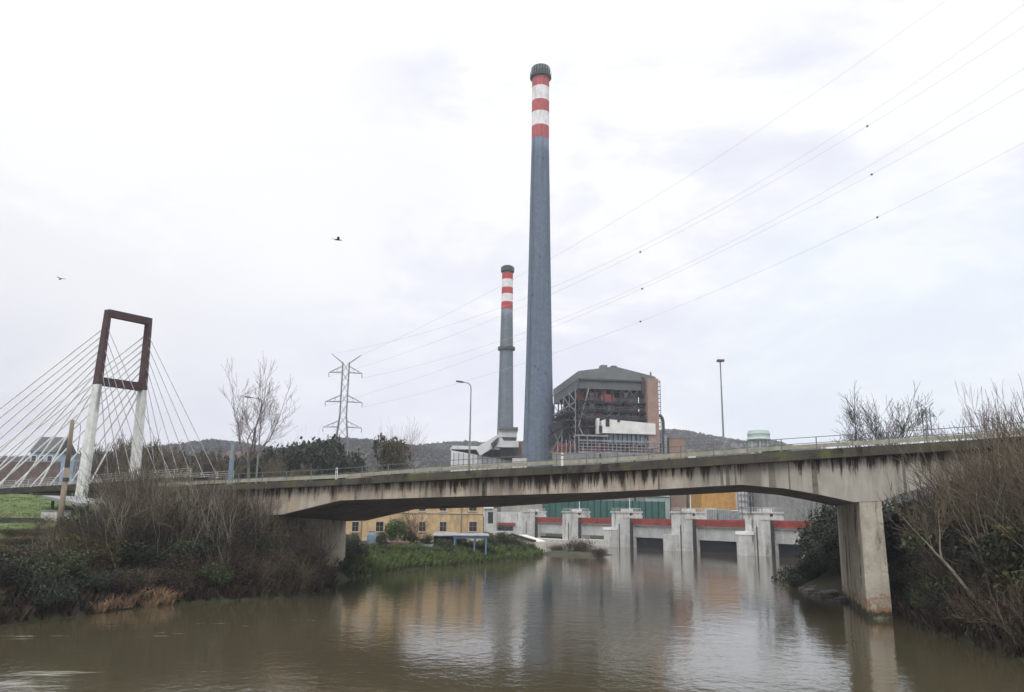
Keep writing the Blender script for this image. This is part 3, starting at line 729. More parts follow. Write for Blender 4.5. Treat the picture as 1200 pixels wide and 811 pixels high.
# ------------------------------------------------------------------ chimneys
def pxw(P): return ((P-Vector((0,0,HC))).dot(Vector((0, math.cos(PITCH), math.sin(PITCH)))))/F
def chimney(Y, pxb, ground_z, rows, bands, cap, label, body, red='chim_red', rings=()):
    base = at(pxb, 545, Y); base.z = ground_z; e = empty('chimney', base, 0, label, 'chimney')
    tab = []
    for y, w in rows: p = at(pxb, y, Y); tab.append((p.z, w/2*pxw(p)))
    tab.sort(); zs = [a for a, _ in tab]; rs = [b for _, b in tab]
    def r(z):
        if z < zs[0]: return rs[0]+(zs[0]-z)*.045
        return float(np.interp(z, zs, rs))
    def z(y): return at(pxb, y, Y).z
    zt = z(bands[-1][1]); m_ = MB(); n = 24
    m_.lathe((base.x, base.y, 0), [(ground_z+(zt-ground_z)*i/n, r(ground_z+(zt-ground_z)*i/n)) for i in range(n+1)], 48); m_.build('shaft', body, e, smooth=True)
    for y0, y1, c in bands:
        b_ = MB(); b_.lathe((base.x, base.y, 0), [(z(y1)+.02, r(z(y1))+.02),(z(y0), r(z(y0))+.02)], 48); b_.build('painted_band', c, e, smooth=False)
        for p in b_.v[:0]: pass
    y0, y1 = cap; ra = r(z(bands[0][0]))
    c_ = MB(); c_.lathe((base.x, base.y, 0), [(z(y1),ra*1.02),(z(y1)+.3,ra*1.25),(z(y1)+1.1,ra*1.25),(z(y1)+1.15,ra*1.08),(z(y0)-.8,ra*1.06),(z(y0)-.2,ra*.98),(z(y0),ra*.85)], 40); c_.build('cap', 'chim_cap', e)
    rb = MB()
    for k in range(20):
        a = 2*math.pi*k/20; c1, s1 = math.cos(a)*ra*1.08, math.sin(a)*ra*1.08; rb.obox((base.x+c1, base.y+s1, z(y1)+1.2), (base.x+c1, base.y+s1, z(y0)-.5), .25, .25)
    rb.build('cap_ribs', 'pale_steel', e)
    rl = MB(); nn = 24; zz_ = z(y1)+1.1
    for k in range(nn):
        a = 2*math.pi*k/nn; p = Vector((base.x+math.cos(a)*ra*1.22, base.y+math.sin(a)*ra*1.22, zz_)); a2 = 2*math.pi*(k+1)/nn; p2 = Vector((base.x+math.cos(a2)*ra*1.22, base.y+math.sin(a2)*ra*1.22, zz_))
        rl.obox(p, p+Vector((0,0,1.3)), .12, .12); rl.obox(p+Vector((0,0,1.3)), p2+Vector((0,0,1.3)), .1, .1)
    rl.build('cap_railing', 'steel_dark', e)
    for y in rings:
        g_ = MB(); g_.lathe((base.x, base.y, 0), [(z(y),r(z(y))),(z(y)+.3,r(z(y))*1.3),(z(y)+1.5,r(z(y))*1.3),(z(y)+1.51,r(z(y))*.99)], 36); g_.build('gallery', 'steel_dark', e)
    ld = MB(); a = -2.4
    zz2 = ground_z+15
    while zz2 < zt-3:
        rr = r(zz2)+.18; r2 = r(zz2+8)+.18
        ld.obox((base.x+math.cos(a)*rr, base.y+math.sin(a)*rr, zz2), (base.x+math.cos(a)*r2, base.y+math.sin(a)*r2, min(zt,zz2+8)), .18, .18); zz2 += 8
    ld.build('lightning_strip', body, e)
    # small dark inspection hatches
    for k, (dy, an) in enumerate(((190,-1.3),(305,-1.6),(432,-1.9),(436,-1.65),(440,-1.1),(348,-2.2)) if Y < 300 else ((440,-1.5),)):
        zz3 = z(dy); c = Vector((base.x+math.cos(an)*r(zz3), base.y+math.sin(an)*r(zz3), zz3)); h_ = MB(); h_.box(c.x-.22,c.x+.22,c.y-.2,c.y+.25,c.z-.35,c.z+.35); h_.build('hatch', 'steel_dark', e)
    return e
chimney(270, 631, 4, [(545,37.5),(500,35),(430,31),(360,28),(300,25.5),(230,23),(165,20.3),(93,20)], [(93,104,'chim_red'),(104,120,'chim_white'),(120,133.5,'chim_red'),(133.5,149.5,'chim_white'),(149.5,164,'chim_red')], (79,93), 'tall blue-grey chimney with red and white bands, the nearer of the two', 'chim_blue')
chimney(350, 591.5, 4, [(545,20),(505,19),(410,15.6),(363,13.6),(320,12.6)], [(320,328,'chim_red_far'),(328,337.5,'chim_white'),(337.5,345,'chim_red_far'),(345,354.5,'chim_white'),(354.5,363,'chim_red_far')], (312,319.5), 'shorter grey chimney with red and white bands and a gallery halfway up', 'chim_grey', rings=(411,))
# ------------------------------------------------------------------ boiler house
FL = at(678,435,250); FR = at(768,441,254); BLc = at(658,444,287)
fx = (FR-FL); fx.z = 0; WF = fx.length; fx.normalize(); fy = Vector((-fx.y, fx.x, 0)); DP = 38.0
bh = empty('boiler_house', (FL.x, FL.y, 5), math.atan2(fx.y, fx.x), 'open steel-framed boiler house with grey roof cladding, rusty pipework and a brick stair tower', 'building')
def Q(x, y, z): return Vector((FL.x, FL.y, 0))+fx*x+fy*y+Vector((0,0,z))
def zpx(px, py): 
    d = ray(px, py); o = Vector((FL.x,FL.y,0)); t = o.dot(fy)/d.dot(fy); return HC+d.z*t
def xpx(px, py=480):
    d = ray(px, py); o = Vector((FL.x,FL.y,0)); t = o.dot(fy)/d.dot(fy); return (d*t-o).dot(fx)
zE, zR, zE2, zC = zpx(678,435), zpx(720,429.6), zpx(766,441.5), zpx(678,455)
zm = zpx(700,445.5); XR = xpx(757,460); XP = xpx(720,430); XE = xpx(767,441)
g = MB(); g.prism([Q(0,0,zC), Q(XR,0,zC), Q(XR,0,zm), Q(0,0,zm)], fy*DP); recalc(g.build('wall_cladding', 'cladding', bh))
g = MB(); g.prism([Q(-.15,-.4,zm+.02), Q(XE,-.4,zm+.02), Q(XE,-.4,zE2), Q(XP,-.4,zR), Q(-.15,-.4,zE)], fy*(DP+.8)); rf = recalc(g.build('roof', 'cladding_pale', bh))
g = MB(); g.obox(Q(-.3,-.5,zm+.1), Q(XE,-.5,zm+.1), .3, .5); g.obox(Q(-.2,-.45,zm-9*0), Q(-.2,-.45,zC), .5, .5); g.build('gutter', 'steel_dark', rf)
g = MB(); g.prism([Q(XP-3.5,3,zR-1),Q(XP-1.5,3,zR-1),Q(XP-1.5,3,zR+1.0),Q(XP-3.5,3,zR+1.0)], fy*3); recalc(g.build('roof_vent', 'cladding_pale', rf))
g = MB(); g.prism([Q(XP-.5,3,zR-1),Q(XP+2.2,3,zR-1),Q(XP+1.6,3,zR+.9),Q(XP,3,zR+.9)], fy*3); recalc(g.build('roof_vent', 'steel_dark', rf))
g = MB(); x0 = xpx(752); g.prism([Q(x0,-.6,zm-4),Q(x0+1,-.6,zm-4),Q(x0+1,-.6,zm+1.5),Q(x0,-.6,zm+1.5)], fy*.4); recalc(g.build('downpipe', 'steel_dark', rf))
ZB = 5.0
cols = MB()
for i in range(9):
    x = XR*i/8
    for y in (0.5, 10, 20, 30, DP-.5): cols.obox(Q(x,y,ZB), Q(x,y,zC), .4, .4)
cols.build('column', 'plant_dark', bh)
floors = [zpx(700, y) for y in (471, 481, 491, 500, 510, 520)]
for z in floors:
    f_ = MB(); f_.prism([Q(0,-.6,z),Q(XR,-.6,z),Q(XR,-.6,z-.35),Q(0,-.6,z-.35)], fy*(DP+.5)); recalc(f_.build('floor', 'plant_dark', bh))
# dark boiler drum block and rusty plant between the floors
g = MB(); g.prism([Q(3.0,6,ZB),Q(XR-1,6,ZB),Q(XR-1,6,zC),Q(3.0,6,zC)], fy*(DP-9)); recalc(g.build('boiler_block', 'plant_dark', bh))
random.seed(21)
zs_ = [ZB+12]+floors[::-1]+[zC]
for i in range(95):
    lo_ = random.choice(range(1, len(zs_)-1)); z0 = zs_[lo_]; z1 = zs_[lo_+1]
    x = random.uniform(1.5, XR-1.5); y = random.uniform(.6, 5.5); w = random.uniform(.3, 3.2); hh = (z1-z0)*random.uniform(.2, .8); zb = z0+random.uniform(0, .3)*(z1-z0)
    g = MB(); k = random.random()
    if k < .55: g.prism([Q(x-w/2,y,zb),Q(x+w/2,y,zb),Q(x+w/2,y,zb+hh),Q(x-w/2,y,zb+hh)], fy*random.uniform(.4,1.2)); 
    else: g.tube(Q(x-w,y,zb+hh), Q(x+w*1.5,y,zb+hh), random.uniform(.15,.5), None, 8)
    if 1: recalc(g.build('plant_unit', random.choice(['rust_mix','rust_mix','rust_mix','plant_dark','red_steel','red_steel','cladding']), bh))
    else:
        if i == 60: acc = MB()
        k0 = len(acc.v); acc.v += g.v; acc.f += [tuple(a+k0 for a in f) for f in g.f]
br = MB()
for i in range(8):
    for j, (z0, z1) in enumerate(zip(zs_[1:-1], zs_[2:])):
        if random.random() < .38:
            x0, x1 = XR*i/8, XR*(i+1)/8
            br.obox(Q(x0,-.35,z0), Q(x1,-.35,z1), .22, .22); 
            if random.random() < .7: br.obox(Q(x1,-.35,z0), Q(x0,-.35,z1), .22, .22)
for z in floors[:3]:
    for hgt in (.5,1.1): br.obox(Q(0,-.8,z+hgt), Q(XR,-.8,z+hgt), .1, .1)
    for i in range(30): br.obox(Q(XR*i/29,-.8,z), Q(XR*i/29,-.8,z+1.1), .1, .1)
br.build('bracing', 'brace_steel', bh)
# left side: slender pale frame with platforms
sf = MB()
for x in (-.6,):
    for i in range(5):
        y = 2+i*8.6; sf.obox(Q(x,y,ZB), Q(x,y,zC), .3, .3)
        if i < 4:
            for z0, z1 in zip(zs_[1:-1], zs_[2:]):
                sf.obox(Q(x,y,z0), Q(x,y+8.6,z1), .2, .2)
sf.obox(Q(0,0,zC-12), Q(3.2,-.5,zC), .35, .35); sf.obox(Q(0,0,zC-12), Q(4.5,-.5,zC-22), .35, .35)
for z in floors[:4]: sf.obox(Q(-.6,2,z), Q(-.6,36.4,z), .3, .4)
sf.build('side_frame', 'pale_steel', bh)
pf = MB()
for z in floors[1:4]: pf.prism([Q(-3.0,3,z),Q(0,3,z),Q(0,3,z-.5),Q(-3.0,3,z-.5)], fy*26)
recalc(pf.build('side_platform', 'plant_dark', bh))
# white cladding band and glazed strip
x0, x1 = xpx(702), xpx(764); z0, z1 = zpx(720,509), zpx(720,494.5)
wp = MB(); wp.prism([Q(x0,-3,z0),Q(x1,-3,z0),Q(x1,-3,z1-.5),Q(x0+1.5,-3,z1+.5),Q(x0,-3,z1)], fy*3.4); recalc(wp.build('white_panel', 'white_panel', bh))
wh = MB()
for a, b, c, d in ((706.5,492,711,501),(699,500,702.5,508),(720,491,723,496)):
    wh.prism([Q(xpx(a),-3.1,zpx(a,d)),Q(xpx(c),-3.1,zpx(a,d)),Q(xpx(c),-3.1,zpx(a,b)),Q(xpx(a),-3.1,zpx(a,b))], fy*.3)
recalc(wh.build('broken_opening', 'plant_dark', bh))
wp = MB(); wp.prism([Q(xpx(697.5),-2,zpx(700,509)),Q(xpx(700.5),-2,zpx(700,509)),Q(xpx(700.5),-2,zpx(700,491)),Q(xpx(697.5),-2,zpx(700,491))], fy*2); recalc(wp.build('white_pillar', 'white_panel', bh))
wp = MB(); wp.prism([Q(xpx(698),-1.6,zpx(700,492)),Q(xpx(764),-1.6,zpx(764,493)),Q(xpx(764),-1.6,zpx(764,491.3)),Q(xpx(698),-1.6,zpx(700,489.5))], fy*1.5); recalc(wp.build('white_panel_cap', 'plant_dark', bh))
gp = MB(); gp.prism([Q(xpx(706),-1.5,zpx(720,519.5)),Q(x1,-1.5,zpx(720,519.5)),Q(x1,-1.5,z0),Q(xpx(706),-1.5,z0)], fy*1); recalc(gp.build('glazed_strip', 'blue_glass', bh))
gb = MB()
for i in range(12): xx = xpx(706)+(x1-xpx(706))*i/11; gb.obox(Q(xx,-1.7,zpx(720,521)), Q(xx,-1.7,z0), .25, .25)
gb.build('glazing_bars', 'plant_dark', bh)
# lower pipe racks
pr = MB(); za, zb = zpx(700,532.5), zpx(700,519)
for i in range(26):
    xx = xpx(648)+(xpx(766)-xpx(648))*i/25; pr.obox(Q(xx,-7,4), Q(xx,-7,zb+random.uniform(-1,1.5)), .25, .25)
for k in range(5): zz = za+(zb-za)*k/4; pr.obox(Q(xpx(672),-7.1,zz), Q(xpx(766),-7.1,zz), .3, .45 if k in (0,4) else .2)
pr.build('pipe_rack', 'pale_steel', bh)
rr = MB()
for i in range(34):
    xx = random.uniform(xpx(643), xpx(764)); w = random.uniform(.4,1.8); zz = za+random.uniform(-.3,.35)*(zb-za); rr.prism([Q(xx,-5.5,zz),Q(xx+w,-5.5,zz),Q(xx+w,-5.5,zz+random.uniform(.5,2)),Q(xx,-5.5,zz+1)], fy*1)
for zz in (za+.5, za+1.8): rr.obox(Q(xpx(643),-5.8,zz), Q(xpx(766),-5.8,zz), .2, .22)
recalc(rr.build('red_pipework', 'red_steel', bh))
lb = MB(); lb.prism([Q(xpx(673),-5,zpx(680,520)),Q(xpx(706),-5,zpx(680,520)),Q(xpx(706),-5,zpx(680,513)),Q(xpx(673),-5,zpx(680,513))], fy*4); recalc(lb.build('filter_house', 'plant_dark', bh))
lb = MB(); lb.prism([Q(xpx(671),-5.6,zpx(680,513)),Q(xpx(707),-5.6,zpx(680,513)),Q(xpx(707),-5.6,zpx(680,511.3)),Q(xpx(671),-5.6,zpx(680,511.3))], fy*5); recalc(lb.build('filter_roof', 'pale_steel', bh))
bw = MB(); bw.prism([Q(xpx(643),-8,3),Q(xpx(768),-8,3),Q(xpx(768),-8,zpx(700,533.5)),Q(xpx(643),-8,zpx(700,533.5))], fy*2); recalc(bw.build('base_wall', 'grey_wall', bh))
bw = MB()
for px_ in (695,733): bw.prism([Q(xpx(px_-1),-8.2,3),Q(xpx(px_+1),-8.2,3),Q(xpx(px_+1),-8.2,zpx(700,534)),Q(xpx(px_-1),-8.2,zpx(700,534))], fy*.3)
recalc(bw.build('wall_door', 'plant_dark', bh))
# brick stair tower with ladder cage and duct
bt = MB(); bt.prism([Q(xpx(756.5),-2.5,3),Q(xpx(769),-2.5,3),Q(xpx(769),-2.5,zpx(762,445)),Q(xpx(756.5),-2.5,zpx(762,445))], fy*9); o = recalc(bt.build('stair_tower', 'brick', bh))
bt = MB(); bt.prism([Q(xpx(761),-2,zpx(762,445)),Q(xpx(767),-2,zpx(762,445)),Q(xpx(767),-2,zpx(762,443)),Q(xpx(761),-2,zpx(762,443))], fy*3); bt.tube(Q(xpx(763.5),0,zpx(763,443)), Q(xpx(763.5),0,zpx(763,436)), .35, .25, 8); recalc(bt.build('tower_vent', 'cladding_pale', bh))
lc = MB(); xa, xb = xpx(770), xpx(773)
for xx in (xa, xb): lc.obox(Q(xx,-1,zpx(770,505)), Q(xx,-1,zpx(770,447)), .2, .2)
zz = zpx(770,505)
while zz < zpx(770,447): lc.obox(Q(xa,-1,zz), Q(xb,-1,zz), .2, .25); zz += 1.3
lc.obox(Q(xa-1,-1,zpx(770,447)), Q(xb,-1,zpx(770,447)), .3, .3); lc.build('ladder_cage', 'pylon_steel', bh)
dc = MB(); dc.path([Q(xpx(771),-1,zpx(771,487)),Q(xpx(774),-1,zpx(771,489)),Q(xpx(775.5),-1,zpx(771,494)),Q(xpx(776),-1,zpx(771,545))], .55, .45, 10); dc.build('duct', 'steel_dark', bh)
dc = MB(); dc.tube(Q(xpx(776.3),-2,zpx(771,545)), Q(xpx(776.3),-2,zpx(771,510)), .5, .5, 10); dc.build('duct_riser', 'pale_steel', bh)
# inclined dark conveyor between chimney and boiler house
cv = empty('conveyor', at(655,535,262).xy.to_3d()+Vector((0,0,5)), 0, 'dark covered conveyor and pipe bundle leaning between big chimney and boiler house', 'conveyor')
c_ = MB()
for (a, b, w) in (((645,503),(676,489),2.6),((645,513),(668,503),2.2),((645,520),(672,512),1.6)): c_.obox(at(*a,262), at(*b,262), 3, w)
c_.build('gallery_casing', 'plant_dark', cv)
c_ = MB()
for px_ in (647,652,657,662,667,672): c_.obox(at(px_,540,262), at(px_,502-(px_-647)*.4,262), .35, .35)
for a, b in (((646,531),(660,503)),((660,531),(650,508)),((662,530),(672,500))): c_.obox(at(*a,260), at(*b,260), .3, .3)
c_.build('trestle', 'pylon_steel', cv)
c_ = MB()
for k in range(16):
    p = at(random.uniform(646,676), random.uniform(500,530), 261); c_.box(p.x-.8,p.x+.9,p.y,p.y+1.5,p.z-.5,p.z+.6)
c_.build('machinery', 'rust_mix', cv)
# ------------------------------------------------------------------ pale coal halls left of the chimney
def hallbox(name, x0, x1, y0, y1, Y, depth, m, label, cat='building', parent=None, pname=None, slant=0, zbase=None):
    a = at(x0, y1, Y); b = at(x1, y1, Y); c = at(x0, y0, Y); d = at(x1, y0, Y)
    zb = a.z if zbase is None else zbase
    if parent is None:
        parent = empty(name, ((a.x+b.x)/2, Y, zb), 0, label, cat)
    g = MB(); z1, z2 = c.z, (c.z+d.z)/2
    zt = (c.z+d.z)/2
    g.box(a.x, b.x, Y, Y+depth, zb, zt+slant*0); recalc(g.build(pname or 'wall', m, parent)); return parent
hb = hallbox('coal_hall', 528, 612, 527, 552, 290, 30, 'far_white', 'low white coal handling hall at the foot of the small chimney', zbase=5)
g = MB(); a, b = at(527,527,290), at(606,535,290); g.prism([Vector((a.x,290,a.z-.1)),Vector((b.x,290,b.z-2)),Vector((b.x,290,b.z+1)),Vector((at(560,523,290).x,290,at(560,523,290).z)),Vector((at(530,522,290).x,290,at(530,522,290).z))], (0,30,0)); recalc(g.build('roof', 'far_white', hb))
g = MB(); g.obox(at(560,530,288), at(588,513,288), 3.5, 3.2); g.build('conveyor_gallery', 'far_white', hb)
g = MB(); g.box(at(584,502,286).x, at(606,502,286).x, 286, 294, at(590,512,286).z, at(590,502,286).z); g.build('transfer_tower', 'far_white', hb)
g = MB(); g.box(at(583,502,286).x, at(607,502,286).x, 285, 295, at(590,503.5,286).z, at(590,502,286).z+.4); g.build('tower_roof', 'cladding_pale', hb)
g = MB(); g.box(at(582,514,285).x, at(608,514,285).x, 285, 295, at(590,524,285).z, at(590,516.5,285).z); g.build('lower_transfer_house', 'far_white', hb)
g = MB(); g.box(at(584,513,287).x, at(605,513,287).x, 287, 293, at(590,516.5,287).z, at(590,512,287).z); g.build('louvre', 'cladding', hb)
g = MB(); g.box(at(586,524,287).x, at(602,524,287).x, 287, 293, at(590,536,287).z, at(590,524,287).z); g.build('opening', 'plant_dark', hb)
g = MB(); g.box(at(602,518,289).x, at(612,518,289).x, 289, 296, 5, at(606,517,289).z); g.build('brick_annex', 'brick', hb)
g = MB(); g.prism([at(575,520,284),at(584,512,284),at(584,515,284),at(577,525,284)], (0,3,0)); recalc(g.build('hopper', 'steel_dark', hb))
g = MB(); 
for k in range(14): xx = at(532+k*5.6,530,289.8).x; g.box(xx-.12,xx+.12,289.7,289.95,8,at(540,531,290).z)
g.build('panel_ribs', 'pale_steel', hb)
lw = hallbox('boundary_wall', 600, 618, 537, 556, 262, 1, 'concrete', 'pale low boundary wall at the foot of the tall chimney', 'wall', zbase=5)
# brick block, small shed, water tower
e = hallbox('brick_block', 785, 803, 513.5, 545, 262, 14, 'brick', 'plain square brick block right of the boiler house', zbase=5)
g = MB(); g.box(at(779,514,262).x, at(785,514,262).x-.05, 262.5, 275, 5, at(782,516,262).z); g.build('dark_annex', 'brick_dark', e)
g = MB(); g.box(at(784.5,514,262).x, at(803.5,514,262).x, 261.8, 276.2, at(790,513.5,262).z, at(790,512.3,262).z); g.build('parapet', 'grey_wall', e)
e = hallbox('shed', 807, 816, 529, 545, 262, 6, 'far_white', 'tiny white shed with a pinkish roof beside the brick block', zbase=6)
g = MB(); a, b = at(806.4,529,262), at(816.6,529,262); g.prism([Vector((a.x,261.7,a.z)),Vector((b.x,261.7,a.z)),Vector(((a.x+b.x)/2,261.7,a.z+.9))], (0,6.6,0)); recalc(g.build('roof', 'brick', e))
wc = at(889.5,520,240); wt = empty('water_tower', (wc.x,240,5), 0, 'pale green round water tank on thin legs above the bridge', 'water tower')
zt0, zt1 = at(889,516.5,240).z, at(889,505,240).z; rw = 13*pxw(wc)
g = MB(); g.lathe((wc.x,240,0), [(zt0,rw*.94),(zt0+.5,rw*1.04),(zt0+1.0,rw*.98),(zt1-1.2,rw*.98),(zt1-1.1,rw*1.02),(zt1,rw*.9),(zt1+.4,rw*.2)], 32); g.build('tank', 'tank_green', wt)
g = MB(); g.lathe((wc.x,240,0), [(zt0+.35,rw*1.06),(zt0+.6,rw*1.06)], 32); g.build('tank_rim', 'white_paint', wt)
for k in range(6):
    a = k*math.pi/3+.3; g = MB(); g.obox((wc.x+math.cos(a)*rw*.75,240+math.sin(a)*rw*.75,5), (wc.x+math.cos(a)*rw*.75,240+math.sin(a)*rw*.75,zt0+.1), .4, .4); g.build('leg', 'tank_green', wt)
# ------------------------------------------------------------------ river dam
dm = empty('river_dam', DAMP0, math.atan2(da.y, da.x), 'low river dam of concrete gate piers joined by a red walkway', 'dam')
def D(a, u, z): return DAMP0+da*a+du*u+Vector((0,0,z))
def dbox(mb_, a0, a1, u0, u1, z0, z1): mb_.prism([D(a0,u0,z0),D(a1,u0,z0),D(a1,u1,z0),D(a0,u1,z0)], (0,0,z1-z0))
SPN = (DAMP1-DAMP0).length/4
for i in range(5):
    a = SPN*i; g = MB()
    dbox(g, a, a+4.6, 0, 1.7, -1, 7.6); dbox(g, a, a+4.6, 2.5, 5.2, -1, 7.6); dbox(g, a+.5, a+4.1, 1.6, 2.6, -1, 6.9)
    p = g.build('gate_pier', 'dam_concrete', dm); recalc(p)
    g = MB(); dbox(g, a-.15, a+4.8, -.2, 5.4, 7.602, 7.95); dbox(g, a-.1, a+.9, -.1, 5.3, 6.4, 7.0) ; cp = recalc(g.build('pier_cap', 'dam_concrete', dm))
    g = MB()
    for k in range(8): g.obox(D(a+.2+.6*k,0,7.95), D(a+.2+.6*k,0,8.65), .05, .05); g.obox(D(a+.2+.6*k,5,7.95), D(a+.2+.6*k,5,8.65), .05, .05)
    for u in (0,5): g.obox(D(a,u,8.65), D(a+4.6,u,8.65), .06, .06); g.obox(D(a,u,8.3), D(a+4.6,u,8.3), .05, .05)
    g.obox(D(a,0,8.65), D(a,5,8.65), .06, .06); g.build('pier_railing', 'dam_concrete', dm)
    g = MB(); dbox(g, a+1.2, a+2.6, 1.2, 3.6, 7.95, 8.5); g.build('hoist_housing', 'dam_concrete', dm)
    g = MB(); dbox(g, a-.04, a+.3, 1.62, 2.58, -.5, 6.3); g.build('gate_slot', 'steel_dark', dm)
    g = MB(); dbox(g, a+1.6, a+1.9, -.06, .1, -.4, 5.2); g.build('gauge_channel', 'steel_dark', dm)
    if i in (0, 1, 2):
        g = MB(); dbox(g, a+2.5, a+5.0, -2.0, -.05, -1, 3.7 if i != 1 else 3.2); b_ = recalc(g.build('side_block', 'dam_concrete', dm))
        if i != 1:
            g = MB(); dbox(g, a+2.4, a+5.1, -2.1, -.05, 3.702 if i != 1 else 3.2, 4.3); recalc(g.build('white_cover', 'white_paint', dm))
for i in range(-1, 4):
    a0 = SPN*i+4.62; a1 = SPN*(i+1)-.02
    if i == -1: a0 = -13
    g = MB(); dbox(g, a0, a1, 2.4, 2.6, 5.0, 6.35); g.build('walkway_parapet', 'dam_red', dm)
    g = MB(); dbox(g, a0, a1, 2.6, 4.9, 4.75, 5.0); g.build('walkway_slab', 'gate_grey', dm)
    g = MB(); dbox(g, a0, a1, 3.0, 3.6, 2.2 if i > -2 else 2, 4.6); g.build('gate_panel', 'gate_grey', dm)
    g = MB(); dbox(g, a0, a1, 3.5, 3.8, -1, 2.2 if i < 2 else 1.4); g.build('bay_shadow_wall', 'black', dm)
    g = MB(); dbox(g, a0, a1, 2.35, 2.42, 5.55, 5.62); dbox(g, a0, a1, 2.35, 2.42, 5.95, 6.02); g.build('parapet_rail', 'red_steel', dm)
    n = 4
    for k in range(n): rb_ = MB(); aa = a0+(a1-a0)*(k+.5)/n; dbox(rb_, aa-.12, aa+.12, 2.9, 3.02, 2.3, 4.55); rb_.build('gate_rib', 'dam_concrete', dm)
g = MB(); dbox(g, SPN*3+.4, SPN*4-1, -1.5, 3, -1, .9); g.build('sill_apron', 'concrete', dm)
g = MB(); dbox(g, SPN*2+5, SPN*3-.4, -.5, 2.9, -1, 1.3); g.build('sill_apron', 'concrete', dm)
g = MB(); g.prism([D(-9.2,-2,-1),D(-9.2,9,-1),D(-9.2,9,4.6),D(-9.2,1,4.6)], -da*4); recalc(g.build('abutment', 'dam_concrete', dm))
# lamp masts on the dam
for i in range(4):
    px_, yb, yt = ((958,612,583),(806,597,577),(733,597,577),(672,598,580))[i]
    q = D(SPN*(i-.55) if i == 0 else SPN*i+3.5, 4.5, 7.95 if i else 5.0); e = empty('dam_mast', q, 0, ['thin white mast on the dam walkway at its right end','thin white mast on the second gate pier from the right','thin white mast on the third gate pier from the right','thin white mast on the fourth gate pier from the right'][i], 'mast', 'masts on the dam')
    g = MB(); g.tube(q, q+Vector((0,0,5.2)), .07, .05, 6); g.build('pole', 'white_paint', e); g = MB(); g.box(q.x-.5,q.x+.1,q.y-.08,q.y+.08,q.z+5.15,q.z+5.3); g.build('lamp_head', 'pale_steel', e)
# left dam house and retaining wall
e = empty('dam_house', at(575,640,205).xy.to_3d()+Vector((0,0,2)), 0, 'narrow white dam control building with a tall window left of the piers', 'building')
g = MB(); a, b = at(567.5,600,205), at(582,600,205); g.box(a.x, b.x, 205, 212, 0, at(575,596,205).z); g.build('wall', 'dam_concrete', e)
g = MB(); a, b = at(566.8,600,205), at(578,600,205); g.box(a.x, b.x, 204.5, 208, at(575,596,205).z, at(575,593.8,205).z); g.build('roof', 'white_paint', e)
g = MB(); a, b = at(572,600,205), at(578,600,205); g.box(a.x, b.x, 204.9, 205.2, at(575,613,205).z, at(575,600,205).z); g.build('window', 'window_dark', e)
g = MB(); a, b = at(582,600,208), at(612,600,208); g.box(a.x, b.x, 208, 213, 0, at(590,600,208).z); o_ = g.build('low_wing', 'dam_concrete', e)
g = MB(); a, b = at(584,613,207.6), at(604,613,207.6); g.box(a.x, b.x, 207.4, 208.1, at(590,615.5,208).z, at(590,612.5,208).z); g.build('red_gutter', 'dam_red', e)
g = MB(); a, b = at(584,613,207.6), at(601,613,207.6); g.box(a.x, b.x, 207.5, 208.1, at(590,622,208).z, at(590,617,208).z); g.build('dark_opening', 'window_dark', e)
rw_ = empty('retaining_wall', (5,150,1), 0, 'pale sloping concrete retaining wall with a dark coping on the left bank', 'wall')
g = MB(); P = [at(601,627,148), at(624,634,148)]; g.prism([Vector((P[0].x,150,-1)),Vector((P[1].x,144,-1)),Vector((P[1].x,144,P[1].z)),Vector((P[0].x,150,P[0].z))], (2.5,3,0)); recalc(g.build('wall_body', 'pale_wall', rw_))
g = MB(); g.obox(Vector((P[0].x-.2,149.9,P[0].z+.15)), Vector((P[1].x+.3,143.8,P[1].z+.15)), .6, .3); g.build('coping', 'steel_dark', rw_)
g = MB(); g.prism([at(624,634,149),at(628,646,149),at(628,652,149),at(619,652,149)], (1,3,0)); recalc(g.build('wall_toe', 'concrete', rw_))
wl = empty('weathered_wall', at(590,630,170).xy.to_3d()+Vector((0,0,1)), 0, 'grey stained wall behind the sloping retaining wall', 'wall')
g = MB(); a, b = at(578,622,170), at(603,632,170); g.box(a.x, b.x, 170, 172, 0, at(590,622.5,170).z); g.build('wall_body', 'concrete', wl)
# ------------------------------------------------------------------ yards beyond the dam
fn = empty('site_fence', at(712,600,235).xy.to_3d()+Vector((0,0,5)), 0, 'long teal green site hoarding behind the dam walkway', 'fence')
a, b = at(636,597,235), at(779,597,235); g = MB(); g.box(a.x, b.x, 235, 235.3, 3, at(710,587,235).z); g.build('panel', 'teal', fn)
g = MB()
for k in range(20): xx = a.x+(b.x-a.x)*k/19; g.box(xx-.1,xx+.1,234.7,234.96,3,at(710,586.5,235).z)
g.build('fence_post', 'leaf_dark', fn)
gt = empty('glasshouse', at(712,582,245).xy.to_3d()+Vector((0,0,5)), 0, 'pale green translucent shed roof above the teal hoarding', 'shed')
a, b = at(650,585,245), at(785,585,245); g = MB(); g.box(a.x, b.x, 245, 262, 5, at(710,581,245).z); g.build('wall', 'pale_green', gt)
g = MB(); zt = at(710,581,245).z; g.prism([(a.x,244.5,zt),(a.x,253,zt+2.5),(a.x,262.5,zt)], (b.x-a.x,0,0)); recalc(g.build('roof', 'pale_green', gt))
ow = empty('orange_building', at(840,590,225).xy.to_3d()+Vector((0,0,5)), 0, 'flat orange ochre building seen under the bridge', 'building')
a, b = at(822,590,225), at(863.5,590,225); g = MB(); g.box(a.x, b.x, 225, 240, 5, at(840,566,225).z); g.build('wall', 'orange_wall', ow)
g = MB(); g.box(a.x-.2, b.x+.2, 224.8, 240.2, at(840,566,225).z, at(840,566,225).z+.4); g.build('parapet', 'concrete', ow)
